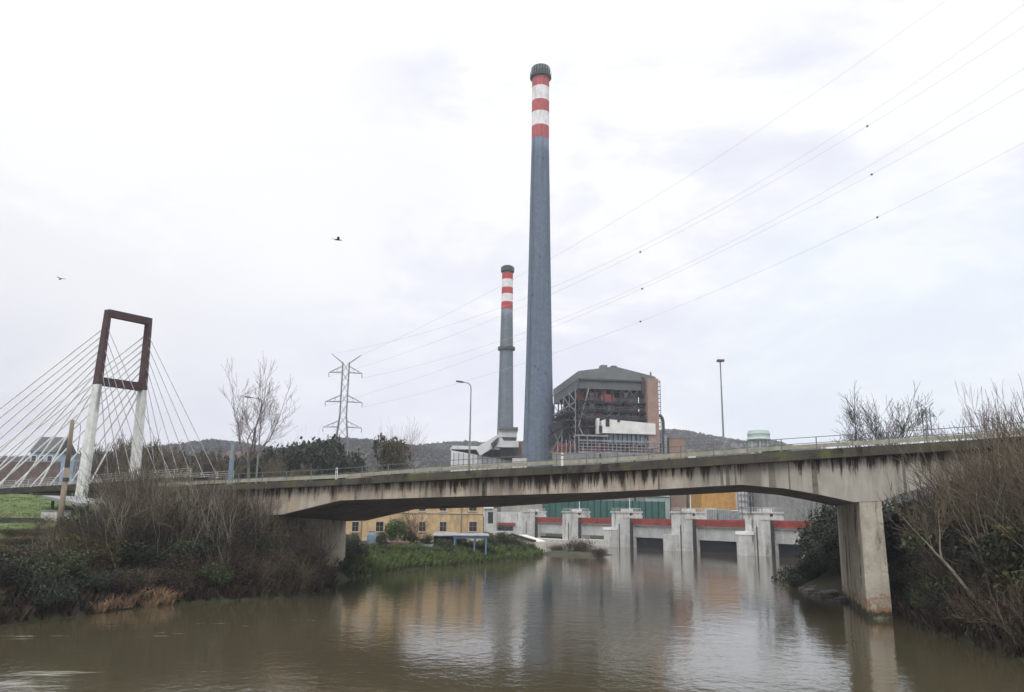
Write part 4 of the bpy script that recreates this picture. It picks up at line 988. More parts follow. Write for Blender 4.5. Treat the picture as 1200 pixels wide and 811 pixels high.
gw = empty('grey_building', at(925,590,215).xy.to_3d()+Vector((0,0,5)), 0, 'plain dark grey building wall right of the orange building', 'building')
a, b = at(893,590,215), at(1010,590,215); g = MB(); g.box(a.x, b.x, 215, 230, 4, at(930,560,215).z); g.build('wall', 'grey_wall', gw)
g = MB(); g.box(a.x, b.x, 214.8, 230.2, at(930,560,215).z, at(930,560,215).z+.4); g.build('parapet', 'grey_wall', gw)
bt_ = empty('steel_tower', at(878,590,222).xy.to_3d()+Vector((0,0,5)), 0, 'pale blue steel framed tower between orange and grey buildings', 'tower')
a, b = at(865,590,222), at(893,590,222); g = MB()
for k in range(8):
    xx = a.x+(b.x-a.x)*k/7
    for yy in (222, 226): g.obox((xx,yy,5), (xx,yy,at(880,566,222).z), .35 if k%3 == 0 else .2, .25)
for zz in np.linspace(6.5, at(880,566,222).z, 7): g.obox((a.x,222,zz), (b.x,222,zz), .2, .25)
g.build('frame', 'pale_steel', bt_)
g = MB(); g.box(a.x, b.x, 226.5, 227, 5, at(880,566,222).z); g.build('cladding', 'blue_glass', bt_)
g = MB(); g.box(a.x+.2, a.x+2.6, 222.3, 226, 5, at(880,566,222).z-.3); g.build('white_duct', 'far_white', bt_)
for k, (x0, x1, y0, y1, m_) in enumerate(((828,840,596,603,'far_white'),(842,856,597,603,'pale_green'),(857,866,598,604,'far_white'))):
    p = at(x0, y1, 210); p2 = at(x1, y0, 210); e = empty('container', ((p.x+p2.x)/2,210,5), 0, ['white container with blue tint, left of three behind the dam','pale green container, middle of three behind the dam','white container, right of three behind the dam'][k], 'container', 'containers behind the dam')
    g = MB(); g.box(p.x, p2.x-.2, 210, 212.5, 4.5, p2.z); g.build('container_body', m_, e); g = MB()
    for j in range(6): xx = p.x+(p2.x-p.x)*(j+.5)/6; g.box(xx-.15,xx+.15,209.8,209.97,4.6,p2.z-.2)
    g.build('container_rib', 'pale_steel', e)
cg = empty('corrugated_hall', at(600,590,240).xy.to_3d()+Vector((0,0,4)), 0, 'tall grey corrugated hall right of the yellow house', 'building')
a, b = at(568,590,240), at(636,590,240); g = MB(); g.box(a.x, b.x, 240, 255, 2, at(600,566,240).z); g.build('wall', 'corrug', cg)
g = MB(); n = 44
for k in range(n): xx = a.x+(b.x-a.x)*(k+.5)/n; g.box(xx-.1,xx+.1,239.8,239.96,2,at(600,566,240).z)
g.build('wall_rib', 'corrug', cg)
g = MB(); g.box(a.x, at(587,590,240).x, 239.5, 239.75, 2, at(600,566,240).z); g.build('dark_bay', 'cladding', cg)
# ------------------------------------------------------------------ yellow house with its garden
yh = empty('apartment_house', at(490,632,130).xy.to_3d()+Vector((0,0,2)), R_(2), 'ochre yellow apartment house behind the left end of the bridge', 'house')
HX0, HX1 = at(404,630,131).x, at(566,630,131).x; HZ1 = 11.6
X_ = Vector((math.cos(R_(2)), math.sin(R_(2)), 0)); N_ = Vector((-X_.y, X_.x, 0)); H0 = Vector((HX0,130.5,0))
def Hh(x, y, z): return H0+X_*x+N_*y+Vector((0,0,z))
def hpx(px, py): d = ray(px, py); t = H0.dot(N_)/d.dot(N_); p = d*t; return (p-H0).dot(X_), HC+p.z
HL = HX1-HX0
g = MB(); g.prism([Hh(0,0,1),Hh(HL,0,1),Hh(HL,11,1),Hh(0,11,1)], (0,0,HZ1-1)); recalc(g.build('wall', 'ochre', yh))
g = MB(); g.prism([Hh(-.5,-.5,HZ1),Hh(HL+.5,-.5,HZ1),Hh(HL+.5,5.5,HZ1+1.0),Hh(-.5,5.5,HZ1+1.0)], (0,0,.15)); g.prism([Hh(-.5,5.5,HZ1+1.0),Hh(HL+.5,5.5,HZ1+1.0),Hh(HL+.5,11.5,HZ1),Hh(-.5,11.5,HZ1)], (0,0,.15)); recalc(g.build('roof', 'roof_tile', yh))
def hwin(x0, y0, x1, y1, twin=False):
    a, z1 = hpx(x0, y0); b, z0 = hpx(x1, y1)
    g = MB(); g.prism([Hh(a-.12,-.06,z0-.1),Hh(b+.12,-.06,z0-.1),Hh(b+.12,-.06,z1+.12),Hh(a-.12,-.06,z1+.12)], N_*.1); w = recalc(g.build('window', 'ochre_trim', yh))
    g = MB(); g.prism([Hh(a,-.085,z0),Hh(b,-.085,z0),Hh(b,-.085,z1),Hh(a,-.085,z1)], N_*.05); recalc(g.build('pane', 'window_dark', w))
    g = MB(); m = (a+b)/2; g.obox(Hh(m,-.1,z0), Hh(m,-.1,z1), .12 if not twin else .3, .06); g.obox(Hh(a,-.1,(z0+z1)/2), Hh(b,-.1,(z0+z1)/2), .06, .06); g.build('frame', 'wood_frame', w)
    g = MB(); g.prism([Hh(a-.2,-.22,z0-.2),Hh(b+.2,-.22,z0-.2),Hh(b+.2,-.22,z0-.08),Hh(a-.2,-.22,z0-.08)], N_*.2); recalc(g.build('sill', 'ochre_trim', w))
for x0, x1 in ((413,420),(441,449),(466,473),(491.5,498.5),(515.5,523),(550,558.5)):
    hwin(x0, 611.5, x1, 622.5, x0 > 545); hwin(x0, 588, x1, 598.5, x0 > 545); hwin(x0, 566, x1, 576, x0 > 545)
g = MB()
for px_ in (424.5,541): a, _ = hpx(px_, 600); g.tube(Hh(a,-.15,2), Hh(a,-.15,HZ1), .09, .09, 6)
g.build('drainpipe', 'wood_frame', yh)
g = MB(); a, z = hpx(480,600.5); g.prism([Hh(0,-.12,z-.12),Hh(HL,-.12,z-.12),Hh(HL,-.12,z+.1),Hh(0,-.12,z+.1)], N_*.12); g.prism([Hh(0,-.1,1),Hh(HL,-.1,1),Hh(HL,-.1,2.9),Hh(0,-.1,2.9)], N_*.1); recalc(g.build('string_course', 'ochre_trim', yh))
# garden things
q = at(435,640,112); e = empty('water_butt', (q.x,112,tzs(q.x,112)), 0, 'blue plastic water barrel in the garden under the bridge', 'barrel')
g = MB(); g.lathe(e.location, [(-.1,.5),(.1,.58),(.7,.66),(1.3,.64),(1.75,.5),(1.8,.42)], 18); g.build('barrel_body', 'barrel_blue', e, smooth=True); g = MB(); g.lathe(e.location, [(1.8,.46),(1.9,.44)], 18); g.build('lid', 'steel_dark', e)
q = at(560,640,118); zb = 1.9; e = empty('pergola', (q.x,118,zb), R_(4), 'blue painted garden pergola with a pale flat roof', 'pergola')
x0, x1 = at(531,640,118).x, at(571,640,118).x; zt = at(550,627.5,118).z
for xx in (x0+.2, (x0+x1)/2+.6, x1-.2):
    for yy in (118, 121): g = MB(); g.box(xx-.1,xx+.1,yy-.1,yy+.1,1,zt-.2); g.build('post', 'blue_paint', e)
g = MB(); g.box(x0, x1, 117.8, 118.0, zt-.45, zt-.1); g.build('fascia_beam', 'blue_paint', e)
g = MB(); g.prism([(x0-.3,117.6,zt-.1),(x1+.3,117.6,zt-.1),(x1,121.5,zt+.15),(x0,121.5,zt+.15)], (0,0,.12)); recalc(g.build('roof', 'pale_steel', e))
q = at(525,630,121); e = empty('lean_to', (q.x,121,2), 0, 'low pale corrugated lean-to roof beside the pergola', 'shed'); x0, x1 = at(507,628,121).x, at(534,628,121).x; zt = at(520,627.5,121).z
g = MB(); g.prism([(x0,120.6,zt-.1),(x1,120.6,zt-.1),(x1,124,zt+.3),(x0,124,zt+.3)], (0,0,.1)); recalc(g.build('roof', 'pale_steel', e)); g = MB(); g.box(x0+.2,x1-.2,121,123.8,1,zt-.1); g.build('wall', 'plant_dark', e)
q = at(492,645,112); e = empty('concrete_trough', (q.x,112,1.5), 0, 'grey concrete trough in the garden by the river bank', 'trough'); x0, x1 = at(481,640,112).x, at(506,640,112).x
zt = at(492,638.5,112).z; g = MB()
g.box(x0,x1,112,112.2,.8,zt); g.box(x0,x1,114,114.2,.8,zt); g.box(x0,x0+.2,112.2,114,.8,zt); g.box(x1-.2,x1,112.2,114,.8,zt); g.build('trough_wall', 'slab', e)
g = MB(); g.box(x0+.2,x1-.2,112.2,114,zt-.3,zt-.2); g.build('soil', 'bark_dark', e)
q = at(590,640,132); e = empty('garden_hut', (q.x,132,2), 0, 'dark wooden garden hut right of the blue pergola', 'hut'); x0, x1 = at(573,640,132).x, at(583,640,132).x; zt = at(578,632,132).z
g = MB(); g.box(x0,x1,132,135,1,zt); g.build('wall', 'wood_frame', e); g = MB(); g.prism([(x0-.2,131.8,zt),(x1+.2,131.8,zt),(x1+.2,135.2,zt+.4),(x0-.2,135.2,zt+.4)], (0,0,.12)); recalc(g.build('roof', 'steel_dark', e))
e = empty('brick_planter', at(460,640,114).xy.to_3d()+Vector((0,0,2)), 0, 'low reddish garden wall left of the grey trough', 'wall'); a, b = at(448,636,114), at(479,640,114)
g = MB(); g.box(a.x,b.x,114,114.4,.6,at(460,635.5,114).z); g.build('wall_body', 'red_steel', e); g = MB(); g.box(a.x-.05,b.x+.05,113.95,114.45,at(460,635.5,114).z,at(460,635.5,114).z+.1); g.build('coping', 'slab', e)
# ------------------------------------------------------------------ left bank: pole, block, canopy, houses
q = at(72,606,64); tp_ = at(85,492,64); e = empty('utility_pole', q, 0, 'leaning wooden utility pole in front of the footbridge', 'utility pole')
g = MB(); g.path([q-Vector((.1,0,2)), q.lerp(tp_,.5), tp_], .24, .16, 12); g.build('pole', 'wood_pole', e, smooth=True)
g = MB(); c = q.lerp(tp_, .38); g.lathe(c, [(-.15,.235),(.15,.23)], 12); g.build('pole_band', 'steel_dark', e)
e = empty('concrete_block', at(57,610,70).xy.to_3d()+Vector((0,0,5)), 0, 'pale concrete block under the small canopy at the left', 'concrete block'); a, b = at(48,600,70), at(67,600,70)
g = MB(); g.box(a.x,b.x,70,72.2,3.5,at(57,599,70).z); bevel(g.build('block_body', 'concrete', e), .05)
g = MB(); g.box(a.x-.06,b.x+.06,69.94,72.26,at(57,599,70).z,at(57,599,70).z+.08); g.build('coping', 'slab', e)
e = empty('canopy', at(80,590,78).xy.to_3d()+Vector((0,0,6)), 0, 'flat grey shelter roof on dark posts below the footbridge', 'shelter'); z = at(80,588,78).z
a, b = at(49,588,78), at(115,588,78); g = MB(); g.prism([(a.x,78,z+.35),(b.x-1,76.5,z-.35),(b.x,82,z-.3),(a.x+1,83,z+.4)], (0,0,.22)); recalc(g.build('roof', 'slab', e))
for xx, yy in ((a.x+.5,79),(a.x+.9,82),(b.x-1.2,78.5),(b.x-1,81)): g = MB(); g.box(xx-.1,xx+.1,yy-.1,yy+.1,5,z-.2+.3*(xx < 0)); g.build('post', 'steel_dark', e)
e = empty('low_fence', at(22,610,66).xy.to_3d()+Vector((0,0,5)), 0, 'low dark board fence crossing the lawn at the left edge', 'fence'); a, b = at(-30,609,66), at(48,609,68.5)
g = MB(); g.obox(Vector((a.x,66,a.z)), Vector((b.x,68.5,b.z-.1)), .15, .42); g.build('rail', 'steel_dark', e)
for k in range(5): p = a.lerp(b, k/4); g = MB(); g.box(p.x-.1,p.x+.1,p.y+.08,p.y+.25,4,p.z+.1); g.build('post', 'bark_dark', e)
e = empty('field_wall', at(20,540,180).xy.to_3d()+Vector((0,0,9)), 0, 'low reddish brick wall beyond the footbridge deck', 'wall'); a, b = at(-60,541,180), at(70,541,180)
g = MB(); g.box(a.x,b.x,180,180.6,6,at(0,541,180).z); g.build('wall_body', 'weathered_brick', e); g = MB(); g.box(a.x,b.x,179.9,180.7,at(0,541,180).z,at(0,541,180).z+.3); g.build('coping', 'slab', e)
def house(name, x0, x1, y0, y1, Y, wallm, roofm, label, ridge_=.25, dep=9, wins=3, zb=8):
    a, b = at(x0,y1,Y), at(x1,y1,Y); z1 = at((x0+x1)/2,y0,Y).z; e = empty(name, ((a.x+b.x)/2,Y,zb), 0, label, 'house')
    ze = zb+(z1-zb)*(1-ridge_) ; g = MB(); g.box(a.x,b.x,Y,Y+dep,zb-3,ze); g.build('wall', wallm, e)
    g = MB(); g.prism([(a.x-.5,Y-.6,ze),(a.x-.5,Y+dep/2,z1),(a.x-.5,Y+dep+.6,ze)], (b.x-a.x+1,0,0)); recalc(g.build('roof', roofm, e))
    for k in range(wins):
        xx = a.x+(b.x-a.x)*(k+.5)/wins; g = MB(); g.box(xx-.7,xx+.7,Y-.08,Y+.04,ze-2.4,ze-.9); w = g.build('window', 'white_paint', e); g = MB(); g.box(xx-.58,xx+.58,Y-.11,Y-.085,ze-2.28,ze-1.02); g.build('pane', 'window_dark', w)
    return e
house('blue_house', 34, 62, 510, 545, 210, 'pale_blue', 'steel_dark', 'pale blue gabled house behind the footbridge cables', .28, 10, 3, 10)
e = house('cottage', 196, 222, 541, 560, 190, 'pale_wall', 'roof_tile', 'small pale cottage with a red roof behind the leafless thicket', .45, 8, 2, 8)
e = house('cottage', 232, 262, 536, 558, 260, 'far_white', 'grey_wall', 'white cottage with a grey roof left of the blue info column', .4, 8, 3, 8)
house('farmhouse', 262, 282, 528, 545, 330, 'pale_wall', 'roof_tile', 'far small house on the hill foot behind the tall bare tree', .4, 8, 2, 12)
e = empty('info_column', at(273,560,92).xy.to_3d()+Vector((0,0,7)), 0, 'slim blue and white advertising column behind the leafless trees', 'sign column'); a, b = at(270.5,520,92), at(275.5,520,92)
g = MB(); g.box(a.x,b.x,92,92.3,6,at(273,518,92).z); g.build('panel', 'barrel_blue', e); g = MB(); g.box(a.x+.1,b.x-.1,91.96,91.995,at(273,540,92).z,at(273,520,92).z); g.build('white_face', 'pale_steel', e)
# ------------------------------------------------------------------ birds
for (px_, py_, s, lab, rz) in ((396,281,.45,'dark bird gliding in the sky left of the small chimney',.4),(71,327,.36,'small dark bird flying above the red portal tower',2.6)):
    q = at(px_, py_, 60); e = empty('bird', q, rz, lab, 'bird')
    g = MB(); pr = [(-.42,.01),(-.3,.05),(-.05,.085),(.15,.07),(.27,.04),(.3,.055),(.36,.045),(.44,.004)]
    n = 10; k = 0
    for x, r_ in pr:
        for i in range(n): t = 2*math.pi*i/n; g.v.append((x*s*1.6, math.cos(t)*r_*s*1.8, math.sin(t)*r_*s*1.6))
    for j in range(len(pr)-1):
        for i in range(n): g.f.append((j*n+i, j*n+(i+1)%n, (j+1)*n+(i+1)%n, (j+1)*n+i))
    for sd in (-1,1):   # wings and tail, one body mesh
        k = len(g.v)
        for x, y, z in ((.12,.05,.05),(.16,.45,.28),(.0,.95,.22),(-.25,1.0,.2),(-.12,.5,.24),(-.14,.05,.04)): g.v.append((x*s*1.6, sd*y*s, z*s)); g.v.append((x*s*1.6, sd*y*s, (z+.02)*s))
        g.f += [(k,k+2,k+8,k+10),(k+2,k+4,k+6,k+8),(k+1,k+11,k+9,k+3),(k+3,k+9,k+7,k+5)]
    k = len(g.v); g.v += [(-.6*s,0,0),(-1.0*s,.16*s,0),(-1.0*s,-.16*s,0),(-.6*s,0,.02*s),(-1.0*s,.16*s,.02*s),(-1.0*s,-.16*s,.02*s)]; g.f += [(k,k+1,k+2),(k+5,k+4,k+3)]
    g.build('body', 'bird', e, local=True, smooth=True)
# ------------------------------------------------------------------ vegetation
random.seed(5)
ivy1 = bush('ivy_bush', 3.0, 2.6, 5200, .17, 'leaf_dark', 'twig_dark', 12, cat='bush')
ivy2 = bush('ivy_bush', 2.6, 2.2, 4600, .15, 'leaf_mid', 'twig_dark', 11, cat='bush')
oli = bush('bramble_bush', 2.6, 2.4, 4200, .15, 'leaf_olive', 'twig', 12, cat='bush', nst=40)
brn = bush('bramble_bush', 2.4, 1.8, 3600, .13, 'bramble_brown', 'twig', 12, cat='bush', nst=60)
th1 = thicket('leafless_shrub', 2.6, 6.5, 26, 'twig', depth=3, r=.04, lean=.5)
th2 = thicket('leafless_shrub', 2.4, 4.2, 34, 'twig_dark', depth=3, r=.03, lean=.8, leafm='leaf_olive', nl=900, ls=.12)
th3 = thicket('leafless_shrub', 1.8, 3.0, 40, 'twig', depth=2, r=.025, lean=.9, leafm='leaf_red', nl=700, ls=.1)
gL = 'ivy-covered bushes on the left river bank'; lL = 'dark green ivy-covered bush in the mass on the left river bank'
gR = 'bushes on the right river bank'; lR = 'dark green bush in the dense growth along the right river bank'
gT = 'leafless shrubs of the left bank thicket'; lT = 'grey-brown leafless shrub in the tall thicket on the left bank'
gTR = 'leafless shrubs of the right bank thicket'; lTR = 'brown leafless shrub crowding the right bank in front of the bridge'
gB = 'brambles at the foot of the left bank thicket'; lB = 'brown bramble clump low in the left bank thicket'
gBR = 'brambles on the right bank'; lBR = 'olive-brown bramble clump on the right bank below the bridge'
def along(px0, px1, n, offs, line):
    pass
lbp = [Vector((x, y)) for x, y in LB]
def bankpt(Y, d, side='L'):
    L_ = LB if side == 'L' else [(x, y) for x, y in RB][::-1]
    ys = [p[1] for p in L_]; xs = [p[0] for p in L_]
    x = float(np.interp(Y, ys, xs)); return (x-d, Y) if side == 'L' else (x+d, Y)
# left mass (green): Y 38..58
for Y, d, p, s in [(36,2,ivy1,1.0),(39,1.2,ivy2,.9),(41,4,ivy1,1.1),(43.5,1.2,ivy1,.85),(45,3.8,ivy2,1.1),(46.5,1.0,ivy2,.8),(48,6.5,ivy1,1.1),(49,3,ivy1,1.0),(50.5,1.0,ivy1,.75),(51.5,5.2,oli,1.1),(52.5,9,ivy2,1.15),(53,2.6,ivy2,.95),(55,1.1,ivy1,.7),(55.5,6.5,ivy1,1.15),(57,4,oli,1.0),(58,9.5,oli,1.2),(47,10,ivy2,1.1),(51,13,oli,1.2),(44,7.5,ivy1,1.2),(56,13,ivy1,1.1),(60,12,oli,1.2),(42,10,ivy2,1.2),(47,13.5,ivy1,1.0)]:
    x, y = bankpt(Y, d); put(p, x, y, limit(p, x, y, s, OUT), label=lL, group=gL)
# left mass continued: (brown) Y 56..72
for Y, d, p, s in [(57,1.3,brn,.8),(58.8,1.4,brn,.9),(60,3.6,ivy1,.9),(60.8,1.6,brn,.85),(61.8,4,brn,1.1),(62.5,2.0,ivy2,.8),(63.2,5,ivy1,1.0),(63.8,2.4,brn,.9),(64.5,6.5,ivy2,1.1),(65,4,brn,1),(66,2.5,brn,.9),(66,8,ivy1,1.1),(67.5,5,ivy1,.9),(68,3,brn,.8),(65,10,oli,1.1),(68,9,ivy2,1.0),(62,8.5,oli,1.2),(63,13,ivy1,1.3),(67,14,ivy2,1.3),(70,7,brn,1.1),(69,1.2,brn,.8),(70.3,2.6,ivy1,.8),(71.3,1.0,brn,.7),(72.3,3.4,ivy2,.9),(67,1.0,brn,.8),(74,5,ivy1,.9)]:
    x, y = bankpt(Y, d); put(p, x, y, limit(p, x, y, s, OUT), label=lB, group=gB)
for Y, d, p, s in [(52.5,6,th3,1.2),(54.5,4,th3,1.2),(56.5,6,th2,1.0),(57.5,9,th1,.75),(58.5,4,th2,.95),(59.5,7.5,th1,.95),(60.5,11,th1,1.05),(61,5,th2,1.1),(61.8,9,th1,1.05),(62.5,6.5,th1,.9),(63.2,3,th3,1.1),(63.6,10,th1,1.1),(64.3,7.5,th2,1.2),(64.6,4.5,th2,.9),(65.2,12.5,th1,1.15),(65.8,9,th1,.85),(66.3,6,th2,1.0),(66.9,3.2,th3,1.0),(67.4,10.5,th1,.95),(68,7.5,th2,1.05),(68.7,4.6,th3,1.2),(60,15,th1,1.1),(63,16,th1,1.1),(66,16,th1,1.0),(58,13,th1,.9),(67,2,th3,.8),(64.8,2.0,th3,.9),(61.5,2.2,th3,.9),(69.5,1.5,th2,.9),(70.5,3,th1,.7),(71.5,1.2,th3,1.1),(72.5,3.5,th2,1.0),(70,5.5,th1,.8),(69,8,th1,.9),(67.8,1.2,th2,.9),(66.6,1.0,th3,1.0),(73,5,th1,.8),(68.5,6,th1,.85)]:
    x, y = bankpt(Y, d); put(p, x, y, limit(p, x, y, s, OUT), label=lT, group=gT)
# reeds
rdp = empty('reed_clump', (0,0,0), 0, 'rust-orange dry reed clump at the waterline of the left bank', 'reeds', 'orange reeds on the left bank'); g = MB()
for k in range(170):
    a = random.uniform(0,6.283); r_ = random.uniform(0,.7); b0 = Vector((math.cos(a)*r_, math.sin(a)*r_, -.1)); d = Vector((math.cos(a)*.35+random.gauss(0,.2), math.sin(a)*.35+random.gauss(0,.2), 1)).normalized(); L_ = random.uniform(.5,1.25); w = d.orthogonal().normalized()*.03
    m_ = b0+d*L_*.6; t = b0+d*L_+Vector((random.gauss(0,.15), random.gauss(0,.15), -.12)); g.quad(b0-w, b0+w, m_+w, t, m_-w)
g.build('blades', 'reed', rdp, local=True)
for Y, d, s in [(54.2,.1,.8),(55.3,.3,1.0),(56.4,.2,.9),(57.4,.5,1.15),(58.0,.0,.85),(58.8,.4,1.2),(59.4,.1,1.0),(60.2,.6,.9)]:
    x, y = bankpt(Y, d); put(rdp, x, y, s, label='rust-orange dry reed clump at the waterline of the left bank', group='orange reeds on the left bank')
# right bank
for Y, d, p, s in [(34,2,ivy1,1),(37,1.5,brn,.9),(39.5,2.5,ivy2,1.1),(41,1.2,brn,.85),(43,3.5,ivy1,1.1),(44,1.3,brn,.9),(46,2.8,ivy2,1.0),(47,1.0,brn,.7),(48.5,4.2,ivy1,1.2),(49.5,1.4,ivy1,.75),(51.5,2.8,oli,1.0),(52.3,1.2,ivy2,.75),(53.8,3.4,oli,1.1),(54.2,1.5,ivy1,.7),(56,4.0,oli,1.1),(58,4.6,ivy2,1.1),(50,7,oli,1.3),(46,7,ivy1,1.3),(54,7.5,ivy2,1.3),(41,6,ivy1,1.3),(60,7,ivy1,1.3),(58,10,oli,1.5),(50,11,ivy1,1.6),(64,10,ivy1,1.6),(64,5,ivy2,1.3),(55.5,2.3,ivy2,.9),(57.5,2.6,ivy1,.9),(60,3.5,ivy1,1.2),(62,2,ivy2,1.0),(56.5,6.5,oli,1.4),(61,8,ivy2,1.5),(66,3,ivy1,1.3),(68,6,ivy1,1.6),(53,5.5,ivy1,1.3),(70,9,ivy1,1.8),(59,14,ivy1,1.8),(66,15,ivy1,2.0)]:
    x, y = bankpt(Y, d, 'R'); g_ = (lBR, gBR) if p in (oli, brn) else (lR, gR); put(p, x, y, limit(p, x, y, s, OUTR), label=g_[0], group=g_[1])
for Y, d, p, s in [(40,2.5,th1,1.0),(42,4,th1,1.05),(43.6,2.6,th2,1.0),(45,4.6,th1,1.1),(46.4,2.6,th2,1.0),(47.5,5.4,th1,1.0),(48.6,2.6,th3,1.2),(49.5,4.4,th1,.9),(50.8,5.6,th2,1.2),(44,7,th1,1.25),(41,7.5,th1,1.2),(47,8.5,th1,1.2),(50,8.8,th1,1.15),(43.5,1,th3,1.1),(46,.9,th3,1.0),(40.6,1,th3,1.1),(38,3,th1,1.1),(52.3,4.5,th2,1.0),(51.5,6.6,th1,1.0),(52,2,th3,.9),(53.5,3,th2,1.1),(45,3.4,oli,1.7),(47.5,4,ivy1,1.5),(50,4.6,oli,1.9),(52,4.2,ivy2,1.7),(43,3.2,ivy1,1.5),(49,2.6,ivy2,1.2),(46,5.5,ivy1,1.9),(55,4.6,th2,1.2),(57,3.4,th2,1.1),(59,5.4,th1,.9),(54,6.6,th1,.9),(62,4,th2,1.2),(45,2,th2,.9),(47.6,1.8,th2,1.0),(49.8,2.2,th2,.9)]:
    x, y = bankpt(Y, d, 'R'); put(p, x, y, limit(p, x, y, s*(1.4 if p is th1 else 1.15), OUTR), label=lTR, group=gTR)
st_ = thicket('pale_stemmed_shrub', 2.0, 6.0, 9, 'bark_pale', None, 3, r=.055, lean=.45, kids=2)
gP = 'pale-stemmed shrubs on the left bank'; lP = 'pale-stemmed sparse shrub standing out of the left bank thicket'
for Y, d, s_ in [(59,4.5,1.1),(60.5,6.5,1.15),(62,5,1.1),(63,7.5,1.2),(64,4.5,1.0),(65,7,1.1),(66.5,5,1.0),(68,6.5,.95),(58,7.5,1.0)]:
    x, y = bankpt(Y, d); put(st_, x, y, limit(st_, x, y, s_, OUT), label=lP, group=gP)
for Y, d, s_ in [(44,3,1.3),(46,4.5,1.4),(48.5,5,1.5),(50.5,5.5,1.3)]:
    x, y = bankpt(Y, d, 'R'); put(st_, x, y, s_, label='pale-stemmed tall shrub among the right bank growth', group='pale-stemmed shrubs on the right bank')
# pale slanting trunks on the right bank
for k, (bx, by_, tx, ty, Yb, r_, lab) in enumerate(((1168,702,1122,628,45,.10,'pale slanting bare tree leaning left over the right bank'),(1170,706,1155,632,44.5,.07,'thin pale upright bare tree second from the right pier'),(1196,700,1176,636,44,.08,'pale bare tree at the right edge leaning left'))):
    t = bare_tree('bank_tree', 8.5, lab, 'bark_pale', 'twig', r_, 2, 3, .5, .25, lean=((tx-bx)/75*.9,0), fork_at=.5, minr=.01)
    q = at(bx, by_, Yb); t.location = (q.x, Yb, tzs(q.x, Yb))
t = bare_tree('bank_tree', 7.5, 'dark forked leafless tree against the bridge at the right bank', 'bark_dark', 'twig_dark', .13, 3, 3, .7, .2, lean=(-.15,0), fork_at=.4, minr=.01); q = at(1120,640,50); t.location = (q.x,50,tzs(q.x,50))
hd_ = bush('hedge_bush', 3.4, 2.6, 3000, .3, 'leaf_dark', 'twig_dark', 10)
for i, (px_, Y, s_) in enumerate(((-20,150,1.1),(8,152,1.0),(36,155,1.1),(60,150,1.0),(85,148,1.2),(100,146,1.1),(20,165,1.3),(120,150,1.2))):
    q = at(px_, 550, Y); put(hd_, q.x, Y, s_, label='dark hedge bush in the row beyond the footbridge deck', group='hedge bushes beyond the footbridge')
# leafy mound left of the right pier
gm_ = 'dark bushes beside the right pier'; lm_ = 'dark evergreen bush at the water behind the right bridge pier'
dk1 = bush('evergreen_bush', 3.0, 3.4, 6500, .2, 'leaf_dark', 'twig_dark', 12)
for x, y, s in ((29.5,79,.55),(32,80,.9),(31.5,84,1.0),(34.5,85,1.35),(35.5,81,1.3),(36,88,1.7),(38,84,1.8),(34.2,78,.8),(33.6,75,.9),(35.5,77,1.2),(30.3,82,.7),(31,86,.9),(28.6,80.5,.35),(33,90,1.2),(30.2,76,.6),(31.2,74,.7),(30.4,78,.6),(32.2,77,.9),(30.6,72.8,.55),(32.5,74.5,.9),(29.4,78.6,.4)): put(dk1, x, y, s, label=lm_, group=gm_)
tr_ = MB()
ct = bush('evergreen_tree', 3.4, 8.0, 8000, .25, 'leaf_dark', 'bark_dark', 16, cat='tree', label='dark ragged evergreen tree just left of the right bridge pier', nst=14)
q = at(984,610,90); put(ct, q.x, 90, (1.0,1.0,1.1))
for i, (px_, py_, s) in enumerate(((948,694,.6),(955,692,.8),(941,690,.4),(962,699,.7),(985,704,.6),(975,697,.9))):
    q = gnd(px_, py_, .05); g = MB(); e = empty('boulder', q, random.uniform(0,6), 'dark boulder at the waterline behind the right pier', 'boulder', 'boulders beside the right pier')
    import bmesh
    bm = bmesh.new(); bmesh.ops.create_icosphere(bm, subdivisions=3, radius=s)
    ph = random.uniform(0, 9)
    for v in bm.verts: v.co *= 1+.22*math.sin(v.co.x*3/s+ph)*math.cos(v.co.y*2.6/s+ph)+.08*math.sin(v.co.z*7/s+ph); v.co.z *= .55
    me = bpy.data.meshes.new('rock'); bm.to_mesh(me); bm.free(); me.materials.append(M['rock']); col.objects.unlink(e); bpy.data.objects.remove(e)
    o = bpy.data.objects.new('boulder', me); col.objects.link(o); o.location = q; tag(o, 'dark boulder at the waterline behind the right pier', 'boulder', 'boulders beside the right pier')
# big leafless trees
random.seed(11)
t = bare_tree('leafless_tree', 16.6, 'tall leafless tree rising behind the left end of the bridge', 'bark', 'twig_purple', .20, 5, 3, .68, .16, fork_at=.36, minr=.016, side=2, wander=.16, ell=.30); q = at(294,560,93); t.location = (q.x,93,6.2)
t = bare_tree('leafless_tree', 10.6, 'spreading dark leafless tree right of the water tower, the left one of the pair', 'bark_dark', 'twig_dark', .22, 4, 3, .8, .12, fork_at=.12, minr=.016, side=2, wander=.16, ell=.34, kids=4); q = at(1020,525,85); t.location = (q.x,85,9.6)
t = bare_tree('leafless_tree', 9.6, 'spreading dark leafless tree, the right one of the pair above the bridge', 'bark_dark', 'twig_dark', .18, 3, 3, .65, .15, fork_at=.12, minr=.016, side=2, wander=.15, ell=.34, kids=4); q = at(1056,525,88); t.location = (q.x,88,9.8)
t = bare_tree('leafless_tree', 8.5, 'low leafless tree above the bridge between the small pylon and the right edge', 'bark', 'twig_purple', .13, 3, 3, .7, .15, fork_at=.2, minr=.013, side=2, wander=.15); q = at(1130,525,80); t.location = (q.x,80,9)
t = bare_tree('leafless_tree', 12.0, 'tall upright leafless tree at the far right above the bridge', 'bark', 'twig_purple', .18, 3, 3, .38, .3, fork_at=.25, minr=.013, side=2, wander=.12); q = at(1186,560,74); t.location = (q.x,74,6)
